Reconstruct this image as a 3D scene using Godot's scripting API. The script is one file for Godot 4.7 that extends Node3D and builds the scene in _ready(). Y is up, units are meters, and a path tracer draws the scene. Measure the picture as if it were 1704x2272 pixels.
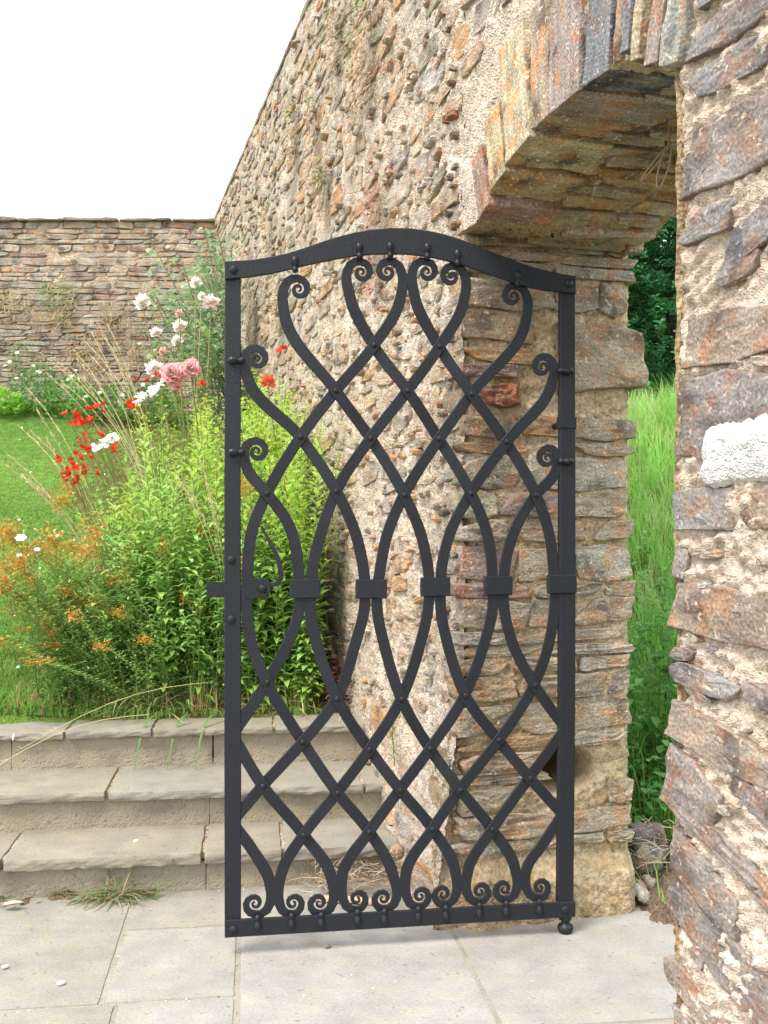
extends Node3D

# ---------------------------------------------------------------- mesh builder
class MB:
	var p := PackedVector3Array()
	var c := PackedColorArray()
	var ix := PackedInt32Array()

	func v(pos: Vector3, col := Color.WHITE) -> int:
		p.append(pos)
		c.append(col)
		return p.size() - 1

	func t(a: int, b: int, d: int) -> void:
		ix.append(a)
		ix.append(b)
		ix.append(d)

	func q(a: int, b: int, d: int, e: int) -> void:
		t(a, b, d)
		t(a, d, e)

	func add(o: MB, x: Transform3D, tint := Color.WHITE) -> void:
		var at := p.size()
		for i in o.p.size():
			p.append(x * o.p[i])
			c.append(o.c[i] * tint)
		for i in o.ix:
			ix.append(at + i)

	# corners are listed counter-clockwise seen from outside; Godot wants them clockwise
	func mesh(m: Material, smooth := true) -> ArrayMesh:
		var arr := []
		arr.resize(Mesh.ARRAY_MAX)
		var n := PackedVector3Array()
		var out := PackedInt32Array()
		if smooth:
			n.resize(p.size())
			for k in range(0, ix.size(), 3):
				var a := ix[k]
				var b := ix[k + 1]
				var d := ix[k + 2]
				var f := (p[b] - p[a]).cross(p[d] - p[a])
				n[a] += f
				n[b] += f
				n[d] += f
			for i in n.size():
				n[i] = n[i].normalized() if n[i].length_squared() > 1e-20 else Vector3.UP
			out.resize(ix.size())
			for k in range(0, ix.size(), 3):
				out[k] = ix[k]
				out[k + 1] = ix[k + 2]
				out[k + 2] = ix[k + 1]
			arr[Mesh.ARRAY_VERTEX] = p
			arr[Mesh.ARRAY_COLOR] = c
		else:
			var pp := PackedVector3Array()
			var cc := PackedColorArray()
			for k in range(0, ix.size(), 3):
				var a := ix[k]
				var b := ix[k + 1]
				var d := ix[k + 2]
				var f := (p[b] - p[a]).cross(p[d] - p[a]).normalized()
				for i in [a, d, b]:
					pp.append(p[i])
					cc.append(c[i])
					n.append(f)
					out.append(out.size())
			arr[Mesh.ARRAY_VERTEX] = pp
			arr[Mesh.ARRAY_COLOR] = cc
		arr[Mesh.ARRAY_NORMAL] = n
		arr[Mesh.ARRAY_INDEX] = out
		var am := ArrayMesh.new()
		am.add_surface_from_arrays(Mesh.PRIMITIVE_TRIANGLES, arr)
		am.surface_set_material(0, m)
		return am

	# a tapered tube through points
	func tube(pts: PackedVector3Array, r0: float, r1: float, sides := 5, col := Color.WHITE) -> void:
		var last := -1
		var side := Vector3.ZERO
		for i in pts.size():
			var d := (pts[mini(i + 1, pts.size() - 1)] - pts[maxi(i - 1, 0)]).normalized()
			if i == 0:
				side = d.cross(Vector3.UP if absf(d.y) < 0.9 else Vector3.RIGHT).normalized()
			side = (side - d * side.dot(d)).normalized()
			var up := d.cross(side)
			var r := lerpf(r0, r1, float(i) / (pts.size() - 1))
			var first := p.size()
			for k in sides:
				var a := TAU * k / sides
				v(pts[i] + (side * cos(a) + up * sin(a)) * r, col)
			if last >= 0:
				for k in sides:
					var k2 := (k + 1) % sides
					q(last + k, last + k2, first + k2, first + k)
			last = first

	# a leaf with a folded midrib that droops
	func leaf(at: Vector3, dir: Vector3, up: Vector3, ln: float, w: float, droop: float, col: Color, fold := 0.25, seg := 3) -> void:
		var d := dir.normalized()
		var s := d.cross(up).normalized()
		var u := s.cross(d)
		var root := v(at, col)
		var pl := root
		var pm := root
		var pr := root
		for i in range(1, seg):
			var f := float(i) / seg
			var ww := w * 0.5 * sin(PI * pow(f, 0.8))
			var mid := at + d * ln * f * (1.0 - 0.25 * droop * f) - Vector3.UP * ln * droop * f * f * 0.55
			var l := v(mid - s * ww + u * ww * fold, col)
			var m := v(mid, col * 0.96)
			var r := v(mid + s * ww + u * ww * fold, col)
			if i == 1:
				t(root, m, l)
				t(root, r, m)
			else:
				q(pm, m, l, pl)
				q(pr, r, m, pm)
			pl = l
			pm = m
			pr = r
		var tip := v(at + d * ln * (1.0 - 0.25 * droop) - Vector3.UP * ln * droop * 0.55, col)
		t(pm, tip, pl)
		t(pr, tip, pm)

	# a small closed lump
	func lump(at: Vector3, r: Vector3, col: Color, sides := 6, rows := 4, b := Basis.IDENTITY) -> void:
		var top := v(at + b * Vector3(0, r.y, 0), col)
		var prev := -1
		for j in range(1, rows):
			var a := PI * j / rows
			var first := p.size()
			for k in sides:
				var g := TAU * k / sides
				v(at + b * Vector3(r.x * sin(a) * cos(g), r.y * cos(a), r.z * sin(a) * sin(g)), col)
			for k in sides:
				var k2 := (k + 1) % sides
				if prev < 0:
					t(top, first + k2, first + k)
				else:
					q(prev + k, prev + k2, first + k2, first + k)
			prev = first
		var bot := v(at - b * Vector3(0, r.y, 0), col)
		for k in sides:
			t(prev + k, prev + (k + 1) % sides, bot)

	# a rounded block whose faces are roughened by a noise
	func block(size: Vector3, r: float, amp: float, n: FastNoiseLite, segs: Vector3i, off: Vector3, col: Color, vary := 0.1) -> void:
		var h := size * 0.5
		var sg := [segs.x, segs.y, segs.z]
		for ax in 3:
			var iu := (ax + 1) % 3
			var iv := (ax + 2) % 3
			for sgn in [-1.0, 1.0]:
				var nu: int = sg[iu]
				var nv: int = sg[iv]
				var first := p.size()
				for j in nv + 1:
					for i in nu + 1:
						var g := Vector3.ZERO
						g[ax] = sgn * h[ax]
						g[iu] = edge(float(i) / nu, r / size[iu], nu) * h[iu]
						g[iv] = edge(float(j) / nv, r / size[iv], nv) * h[iv]
						var inner := Vector3(clampf(g.x, -h.x + r, h.x - r), clampf(g.y, -h.y + r, h.y - r), clampf(g.z, -h.z + r, h.z - r))
						var d := g - inner
						var dn := d.normalized() if d.length_squared() > 1e-12 else Vector3.ZERO
						var k := n.get_noise_3dv((inner + off) * 1.0)
						var k2 := n.get_noise_3dv((inner + off) * 3.1 + Vector3(7, 3, 1))
						var pos := inner + dn * (r + amp * (k + 0.45 * k2))
						v(pos, col * (1.0 + vary * k))
				for j in nv:
					for i in nu:
						var a := first + j * (nu + 1) + i
						if sgn > 0:
							q(a, a + 1, a + nu + 2, a + nu + 1)
						else:
							q(a, a + nu + 1, a + nu + 2, a + 1)

	# places the first and last lines of a block's grid close to its edge
	func edge(f: float, k: float, n: int) -> float:
		k = minf(k, 0.3)
		if n < 4:
			return f * 2.0 - 1.0
		var s := 1.0 / n
		if f < s * 0.5:
			return -1.0
		if f > 1.0 - s * 0.5:
			return 1.0
		return (k + (1.0 - 2.0 * k) * (f - s) / (1.0 - 2.0 * s)) * 2.0 - 1.0

# ---------------------------------------------------------------- naming
var used := {}
var rng := RandomNumberGenerator.new()

func numbered(called: String) -> String:
	var k: int = used.get(called, 0)
	used[called] = k + 1
	return called if k == 0 else "%s_%03d" % [called, k]

func tag(o: Node, label: String, category: String, group := "", kind := "") -> Node:
	if label:
		o.set_meta("label", label)
	if category:
		o.set_meta("category", category)
	if group:
		o.set_meta("group", group)
	if kind:
		o.set_meta("kind", kind)
	return o

func thing(called: String, label: String, category: String, at := Vector3.ZERO, group := "") -> Node3D:
	var o := Node3D.new()
	o.name = numbered(called)
	add_child(o)
	o.position = at
	tag(o, label, category, group)
	return o

func part(called: String, m: Mesh, parent: Node, x := Transform3D.IDENTITY, mat: Material = null) -> MeshInstance3D:
	var o := MeshInstance3D.new()
	o.mesh = m
	o.name = numbered(called) if parent == self else called
	parent.add_child(o, true)
	o.transform = x
	if mat:
		o.material_override = mat
	return o

func scatter(called: String, m: Mesh, places: Array, tints: Array, parent: Node) -> MultiMeshInstance3D:
	var mm := MultiMesh.new()
	mm.transform_format = MultiMesh.TRANSFORM_3D
	mm.use_colors = true
	mm.mesh = m
	mm.instance_count = places.size()
	for i in places.size():
		mm.set_instance_transform(i, places[i])
		mm.set_instance_color(i, tints[i])
	var o := MultiMeshInstance3D.new()
	o.multimesh = mm
	o.name = numbered(called) if parent == self else called
	parent.add_child(o, true)
	o.set_meta("kind", "stuff")
	return o

func rr(a: float, b: float) -> float:
	return rng.randf_range(a, b)

func noise(freq: float, sd: int, oct := 3) -> FastNoiseLite:
	var n := FastNoiseLite.new()
	n.noise_type = FastNoiseLite.TYPE_SIMPLEX_SMOOTH
	n.frequency = freq
	n.seed = sd
	n.fractal_octaves = oct
	return n

# ---------------------------------------------------------------- textures
const TEX := 640

func field(cycles: float, sd: int, oct := 4, kind := FastNoiseLite.TYPE_SIMPLEX_SMOOTH, w := TEX) -> PackedByteArray:
	var n := FastNoiseLite.new()
	n.noise_type = kind
	n.frequency = cycles / TEX
	n.seed = sd
	n.fractal_octaves = oct
	var im := n.get_seamless_image(w, TEX)
	if w != TEX:
		im.resize(TEX, TEX, Image.INTERPOLATE_CUBIC)
	im.convert(Image.FORMAT_L8)
	return im.get_data()

func ss(a: float, b: float, x: float) -> float:
	var k := clampf((x - a) / (b - a), 0.0, 1.0)
	return k * k * (3.0 - 2.0 * k)

func pack(rgb: PackedByteArray, i: int, r: float, g: float, b: float) -> void:
	rgb[i * 3] = clampi(int(r * 255.0), 0, 255)
	rgb[i * 3 + 1] = clampi(int(g * 255.0), 0, 255)
	rgb[i * 3 + 2] = clampi(int(b * 255.0), 0, 255)

func as_tex(rgb: PackedByteArray) -> ImageTexture:
	return ImageTexture.create_from_image(Image.create_from_data(TEX, TEX, false, Image.FORMAT_RGB8, rgb))

func as_grey(h: PackedByteArray) -> ImageTexture:
	return ImageTexture.create_from_image(Image.create_from_data(TEX, TEX, false, Image.FORMAT_L8, h))

var stone_tex: ImageTexture
var stone_bump: ImageTexture
var mortar_tex: ImageTexture
var mortar_bump: ImageTexture
var slab_tex: ImageTexture
var slab_bump: ImageTexture
var grain_bump: ImageTexture

func make_textures() -> void:
	var large := field(5, 11)
	var strata := field(26, 12, 4, FastNoiseLite.TYPE_SIMPLEX_SMOOTH, 80)
	var grain := field(90, 13, 3)
	var rust := field(9, 14, 4)
	var lich := field(34, 15, 3)
	var cell := field(60, 16, 2, FastNoiseLite.TYPE_CELLULAR)
	var n := TEX * TEX
	var a := PackedByteArray()
	var b := PackedByteArray()
	var c := PackedByteArray()
	var ha := PackedByteArray()
	var hb := PackedByteArray()
	var hc := PackedByteArray()
	for x in [a, b, c]:
		x.resize(n * 3)
	for x in [ha, hb, hc]:
		x.resize(n)
	for i in n:
		var l := large[i] / 255.0
		var s := strata[i] / 255.0
		var g := grain[i] / 255.0
		var ru := rust[i] / 255.0
		var li := lich[i] / 255.0
		var ce := cell[i] / 255.0
		# slate and shale: bedded, rust-stained, with white and grey lichen
		var lum := 0.67 + 0.2 * (s - 0.5) + 0.3 * (g - 0.5) + 0.26 * (l - 0.5) + 0.16 * (ce - 0.5)
		var k := ss(0.52, 0.72, ru)
		var dk := ss(0.66, 0.8, 1.0 - l) * 0.25
		var r0 := lum * (1.0 + 0.06 * k) * (1.0 - dk)
		var g0 := lum * (1.0 - 0.1 * k) * (1.0 - dk)
		var b0 := lum * (1.0 - 0.21 * k) * (1.0 - dk * 0.8)
		var w := maxf(ss(0.73, 0.8, li + 0.2 * (g - 0.5)) * 0.85, ss(0.8, 0.9, g) * ss(0.4, 0.6, l) * 0.7)
		pack(a, i, lerpf(r0, 0.97, w), lerpf(g0, 0.96, w), lerpf(b0, 0.93, w))
		ha[i] = clampi(int(255.0 * (0.5 + 0.36 * (s - 0.5) + 0.45 * (g - 0.5) + 0.4 * (l - 0.5) + 0.25 * (ce - 0.5) + 0.1 * w)), 0, 255)
		# lime mortar: pink-cream, gritty, pitted, with white blooms and a little orange lichen
		var m := 0.8 + 0.3 * (g - 0.5) + 0.26 * (ce - 0.5) + 0.14 * (l - 0.5)
		var pit := ss(0.7, 0.82, 1.0 - li + 0.25 * (g - 0.5))
		m *= 1.0 - 0.35 * pit  # shade of the pits, painted into the mortar colour
		var wh := ss(0.62, 0.74, li) * ss(0.42, 0.6, l)
		var og := ss(0.72, 0.8, ru) * ss(0.5, 0.65, g) * 0.8
		pack(b, i, lerpf(lerpf(m, 0.97, wh), 0.78, og), lerpf(lerpf(m * 0.945, 0.96, wh), 0.55, og), lerpf(lerpf(m * 0.885, 0.94, wh), 0.24, og))
		hb[i] = clampi(int(255.0 * (0.5 + 0.75 * (g - 0.5) + 0.2 * (ce - 0.5) - 0.4 * pit + 0.4 * (li - 0.5))), 0, 255)
		# sandstone paving: buff-grey with soft layering and faint stains
		var q := 0.8 + 0.09 * (l - 0.5) + 0.1 * (g - 0.5) + 0.03 * (s - 0.5) + 0.07 * (ru - 0.5)
		var st := ss(0.5, 0.8, ru) * 0.5
		var sp := ss(0.8, 0.88, 1.0 - li) * 0.18
		q *= 1.0 - sp
		pack(c, i, q * (1.0 - 0.02 * st), q * (0.975 - 0.04 * st), q * (0.93 - 0.1 * st))
		var ledge := floorf(l * 7.0) / 7.0
		hc[i] = clampi(int(255.0 * (0.5 + 0.5 * (ledge - 0.5) + 0.2 * (l - 0.5) + 0.22 * (g - 0.5))), 0, 255)
	stone_tex = as_tex(a)
	mortar_tex = as_tex(b)
	slab_tex = as_tex(c)
	stone_bump = as_grey(ha)
	mortar_bump = as_grey(hb)
	slab_bump = as_grey(hc)
	grain_bump = as_grey(field(46, 17, 3))

func rough_mat(tex: Texture2D, bump: Texture2D, tint: Color, bump_cm: float, per_metre: float, rough := 0.92) -> StandardMaterial3D:
	var m := StandardMaterial3D.new()
	m.albedo_color = tint.linear_to_srgb()
	m.albedo_texture = tex
	m.roughness = rough
	m.metallic_specular = 0.35
	m.uv1_triplanar = true
	m.uv1_world_triplanar = true
	m.uv1_scale = Vector3.ONE * per_metre
	m.vertex_color_use_as_albedo = true
	if bump:
		m.heightmap_enabled = true
		m.heightmap_texture = bump
		m.heightmap_scale = bump_cm
	return m

func leaf_mat(rough := 0.55, through := 0.8) -> StandardMaterial3D:
	var m := StandardMaterial3D.new()
	m.vertex_color_use_as_albedo = true
	m.roughness = rough
	m.metallic_specular = 0.4
	m.backlight_enabled = true
	m.backlight = Color(through, through, through).linear_to_srgb()
	m.cull_mode = BaseMaterial3D.CULL_DISABLED
	return m

func plain_mat(col: Color, rough := 0.8) -> StandardMaterial3D:
	var m := StandardMaterial3D.new()
	m.albedo_color = col.linear_to_srgb()
	m.roughness = rough
	m.vertex_color_use_as_albedo = true
	return m

# ---------------------------------------------------------------- the place
# The long wall's garden face runs from beside the camera away to the left; s is metres along it, out is metres off its face.
const WALL0 := Vector3(1.285, 0, 0)
const ALONG := Vector3(-0.2808, 0, -0.9598)
const OUT := Vector3(-0.9598, 0, 0.2808)
const S_NEAR := 2.335     # the two jambs of the archway
const S_FAR := 3.64
const THICK := 0.65
const TOP := 4.31
# the steps and paving are squared to their own axes
const ACROSS := Vector3(0.9917, 0, -0.129)
const AWAY := Vector3(-0.129, 0, -0.9917)
const EYE := 1.35

func wall_at(s: float, y: float, out: float) -> Vector3:
	return WALL0 + ALONG * s + OUT * out + Vector3(0, y, 0)

func paved(a: float, b: float, y: float) -> Vector3:
	return ACROSS * a + AWAY * b + Vector3(0, y, 0)

func arch_y(s: float) -> float:
	return 1.245 + sqrt(maxf(0.0, 1.23 * 1.23 - (s - 2.875) * (s - 2.875))) if s < 3.447 else 2.325

func garden_y(p: Vector3) -> float:
	var b := p.dot(AWAY)
	var k := maxf(0.0, b - 4.85)
	return 0.462 + 0.385 * k + 0.02 * sin(p.x * 2.3 + b) * minf(1.0, k)

func field_y(p: Vector3) -> float:
	var d := p - WALL0
	var s := d.dot(ALONG)
	var t := -d.dot(OUT)
	var h := -0.08 + 0.32 * maxf(0.0, s - 3.75) + 0.62 * maxf(0.0, t - 0.95)
	return h if h < 2.0 else 2.0 + 0.35 * (1.0 - exp(-(h - 2.0) / 0.35))

# a point in the garden under a place given by how far left or right and how far away it is
func on_lawn(x: float, depth: float) -> Vector3:
	var p := Vector3(x, 0, -depth)
	p.y = garden_y(p)
	return p

var mat := {}

func _ready() -> void:
	var cam := Camera3D.new()
	cam.name = "camera"
	cam.projection = Camera3D.PROJECTION_FRUSTUM
	cam.near = 0.05
	cam.far = 400.0
	cam.size = 0.049456
	cam.frustum_offset = Vector2(0, 0.00074)
	cam.position = Vector3(0, EYE, 0)
	add_child(cam)
	var sky_mat := ProceduralSkyMaterial.new()
	sky_mat.sky_top_color = Color(0.91, 0.95, 1.0)
	sky_mat.sky_horizon_color = Color(0.98, 0.99, 1.0)
	sky_mat.sky_curve = 0.3
	sky_mat.ground_bottom_color = Color(0.35, 0.36, 0.3)
	sky_mat.ground_horizon_color = Color(0.6, 0.62, 0.58)
	sky_mat.sky_energy_multiplier = 1.0
	var env := Environment.new()
	env.background_mode = Environment.BG_SKY
	env.sky = Sky.new()
	env.sky.sky_material = sky_mat
	env.ambient_light_source = Environment.AMBIENT_SOURCE_SKY
	env.tonemap_mode = Environment.TONE_MAPPER_LINEAR
	env.tonemap_exposure = 3.0
	env.sdfgi_enabled = true
	env.ssao_enabled = true
	env.ssil_enabled = true
	var we := WorldEnvironment.new()
	we.name = "world"
	we.environment = env
	add_child(we)
	var sun := DirectionalLight3D.new()
	sun.name = "sun"
	sun.light_energy = 0.5
	sun.light_color = Color(1.0, 0.975, 0.95)
	sun.light_angular_distance = 22.0
	sun.shadow_enabled = true
	add_child(sun)
	sun.look_at_from_position(Vector3.ZERO, -Vector3(-0.38, 0.82, 0.42), Vector3.UP)

	rng.seed = 20240611
	make_textures()
	mat.mortar = rough_mat(mortar_tex, mortar_bump, Color(0.95, 0.93, 0.91), 1.1, 1.25)
	mat.render = rough_mat(mortar_tex, mortar_bump, Color(0.84, 0.8, 0.7), 0.7, 0.9)
	mat.stone = rough_mat(stone_tex, stone_bump, Color.WHITE, 1.1, 1.0)
	mat.slab = rough_mat(slab_tex, slab_bump, Color.WHITE, 0.3, 0.8, 0.85)
	mat.soil = rough_mat(mortar_tex, mortar_bump, Color(0.13, 0.1, 0.07), 2.0, 1.5)
	mat.turf = rough_mat(mortar_tex, mortar_bump, Color(0.24, 0.44, 0.08), 2.0, 1.5)
	mat.leaf = leaf_mat()
	mat.gloss = leaf_mat(0.32, 0.3)
	mat.petal = leaf_mat(0.6, 0.6)
	mat.dry = plain_mat(Color.WHITE, 0.9)
	setup_tints()
	build_ground()
	build_garden_wall()
	build_far_wall()
	build_paving()
	build_steps()
	build_gate()
	build_lawn_grass()
	build_goldenrod()
	build_wort()
	build_flowers()
	build_wall_plants()
	build_field_plants()
	build_small_things()

# ---------------------------------------------------------------- stones
var tints: Array[StandardMaterial3D] = []
var coarse: Array[MB] = []
var coarse_mesh: Array[ArrayMesh] = []
var fine_mesh: Array[ArrayMesh] = []
var slate: Array[MB] = []
var slate_mesh: Array[ArrayMesh] = []
var square_mesh: Array[ArrayMesh] = []
const STONE_COLS := [Color(0.8, 0.67, 0.52), Color(0.84, 0.65, 0.44), Color(0.86, 0.58, 0.32), Color(0.68, 0.59, 0.48), Color(0.8, 0.71, 0.58), Color(0.55, 0.43, 0.35), Color(0.68, 0.52, 0.44), Color(0.5, 0.46, 0.42), Color(0.94, 0.82, 0.6), Color(0.62, 0.58, 0.42), Color(0.86, 0.8, 0.7), Color(0.58, 0.3, 0.2), Color(0.9, 0.76, 0.55), Color(0.82, 0.69, 0.5), Color(0.74, 0.64, 0.48), Color(0.88, 0.79, 0.63), Color(0.49, 0.425, 0.385), Color(0.53, 0.455, 0.4), Color(0.49, 0.455, 0.425), Color(0.58, 0.47, 0.37), Color(0.45, 0.405, 0.38)]

func setup_tints() -> void:
	for k in STONE_COLS:
		tints.append(rough_mat(stone_tex, stone_bump, k, 0.7 if tints.size() > 15 else 1.0, 1.0))
	for k in 12:
		var o := stone_shape(9, [0.0, 0.62, 0.9, 1.0, 1.03], [1.0, 0.97, 0.8, 0.15, -4.0], 300 + k, 0.4)
		coarse.append(o)
		coarse_mesh.append(o.mesh(mat.stone, false))
	for k in 10:
		var o := stone_shape(10, [0.0, 0.62, 0.93, 1.0, 1.01], [1.0, 0.98, 0.85, 0.2, -6.0], 500 + k, 0.4, true)
		slate.append(o)
		slate_mesh.append(o.mesh(mat.stone, false))
	for k in 10:
		var o := stone_shape(24, [0.0, 0.3, 0.55, 0.76, 0.9, 0.965, 0.99, 1.0], [1.0, 1.0, 1.0, 0.98, 0.95, 0.86, 0.5, -6.0], 600 + k, 0.6, true)
		square_mesh.append(o.mesh(mat.stone, true))
	for k in 9:
		var o := stone_shape(22, [0.0, 0.3, 0.55, 0.76, 0.9, 0.965, 0.99, 1.0], [1.0, 1.0, 1.0, 0.98, 0.95, 0.86, 0.5, -6.0], 400 + k, 0.5)
		fine_mesh.append(o.mesh(mat.stone, true))

# a stone that fills -0.5..0.5 across and up and stands about 1 proud of the bed it sits in
func stone_shape(n: int, rings: Array, heights: Array, sd: int, uneven: float, square := false) -> MB:
	var o := MB.new()
	var ns := noise(1.7, sd, 3)
	var r := RandomNumberGenerator.new()
	r.seed = sd
	var sh := r.randf_range(-0.22, 0.22)
	var tilt_x := r.randf_range(-0.35, 0.35)
	var tilt_y := r.randf_range(-0.35, 0.35)
	var taper := r.randf_range(-0.3, 0.3)
	if square:
		sh *= 0.45
		taper *= 0.6
	var outline: Array[Vector2] = []
	var corners: Array[Vector2] = []
	var m := 5 + r.randi() % 3
	for i in m:
		var a := TAU * (i + 0.5 + r.randf_range(-0.3, 0.3)) / m
		var e := r.randf_range(0.35, 0.75)
		var p := Vector2(signf(cos(a)) * pow(absf(cos(a)), e), signf(sin(a)) * pow(absf(sin(a)), e)) * 0.5
		p *= 1.0 + r.randf_range(-0.12, 0.06)
		p.y *= 1.0 + taper * p.x
		p.x += sh * p.y
		corners.append(p)
	if square:
		corners.clear()
		m = 6
		for q in [Vector2(-0.5, -0.46), Vector2(0.05, -0.5), Vector2(0.5, -0.42), Vector2(0.49, 0.44), Vector2(-0.02, 0.5), Vector2(-0.49, 0.45)]:
			var p: Vector2 = q + Vector2(r.randf_range(-0.05, 0.03) * signf(q.x), r.randf_range(-0.16, 0.05) * signf(q.y))
			p.y *= 1.0 + taper * p.x
			p.x += sh * p.y
			corners.append(p)
	for i in n:
		var f := float(i) * m / n
		var p := corners[int(f)].lerp(corners[(int(f) + 1) % m], f - floorf(f))
		outline.append(p * (1.0 + r.randf_range(-0.035, 0.035)))
	var mid := o.v(Vector3(0, 0, heights[0] + uneven * ns.get_noise_2d(9, 9)))
	var prev := -1
	for k in range(1, rings.size()):
		var first := o.p.size()
		for p in outline:
			var w: Vector2 = p * rings[k]
			var z: float = heights[k]
			if z > 0.05:
				z += z * (uneven * (ns.get_noise_2d(w.x * 1.5, w.y * 3.0) * 1.3 + 0.55 * ns.get_noise_2d(w.x * 5.0 + 7.0, w.y * 9.0)) + tilt_x * w.x + tilt_y * w.y)
			o.v(Vector3(w.x, w.y, z))
		for i in n:
			var j := (i + 1) % n
			if prev < 0:
				o.t(mid, first + i, first + j)
			else:
				o.q(prev + i, first + i, first + j, prev + j)
		prev = first
	return o

func stone_place(at: Vector3, x_axis: Vector3, n_axis: Vector3, turn: float, w: float, h: float, proud: float) -> Transform3D:
	var y_axis := n_axis.cross(x_axis)
	var b := Basis(x_axis, y_axis, n_axis).rotated(n_axis, turn)
	return Transform3D(Basis(b.x * w, b.y * h, b.z * proud), at)

func sheet(nu: int, nv: int, fn: Callable, dest: MB) -> void:
	var first := dest.p.size()
	for j in nv + 1:
		for i in nu + 1:
			var r: Array = fn.call(float(i) / nu, float(j) / nv)
			dest.v(r[0], r[1])
	for j in nv:
		for i in nu:
			var a := first + j * (nu + 1) + i
			dest.q(a, a + 1, a + nu + 2, a + nu + 1)

func build_ground() -> void:
	var o := MB.new()
	sheet(24, 24, func(u, v): return [Vector3((u - 0.5) * 500.0, -0.09, (0.5 - v) * 500.0), Color(0.5, 0.5, 0.4)], o)
	tag(part("ground", o.mesh(mat.soil), self), "", "", "", "structure")
	# the lawn and its bed climb from the top step to the end wall
	var g := MB.new()
	var nz := noise(2.4, 31)
	sheet(110, 90, func(u, v):
		var w = -0.3 + 9.0 * (1.0 - u)
		var p0: Vector3 = WALL0 + OUT * w
		var s0: float = (4.79 - p0.dot(AWAY)) / ALONG.dot(AWAY)
		var p: Vector3 = p0 + ALONG * lerpf(s0, s0 + 7.5, v * v * 0.5 + v * 0.5)
		p.y = garden_y(p) + 0.015 * nz.get_noise_3dv(p * 3.0) - (0.06 if v == 0.0 else 0.0)
		var bed := 1.0 - ss(0.75, 1.5, w + 0.3 * nz.get_noise_3dv(p))
		return [p, Color(1, 1, 1).lerp(Color(0.9, 0.5, 0.9), bed)], g)
	tag(part("lawn", g.mesh(mat.turf), self), "", "", "", "structure")
	# the field behind the wall climbs away from it
	var f := MB.new()
	sheet(50, 70, func(u, v):
		var p: Vector3 = WALL0 + ALONG * (1.2 + v * 11.0) - OUT * (0.62 + u * 7.0)
		p.y = field_y(p) + 0.03 * nz.get_noise_3dv(p * 2.0)
		return [p, Color(1, 1, 1)], f)
	tag(part("field", f.mesh(mat.turf), self), "", "", "", "structure")

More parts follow.
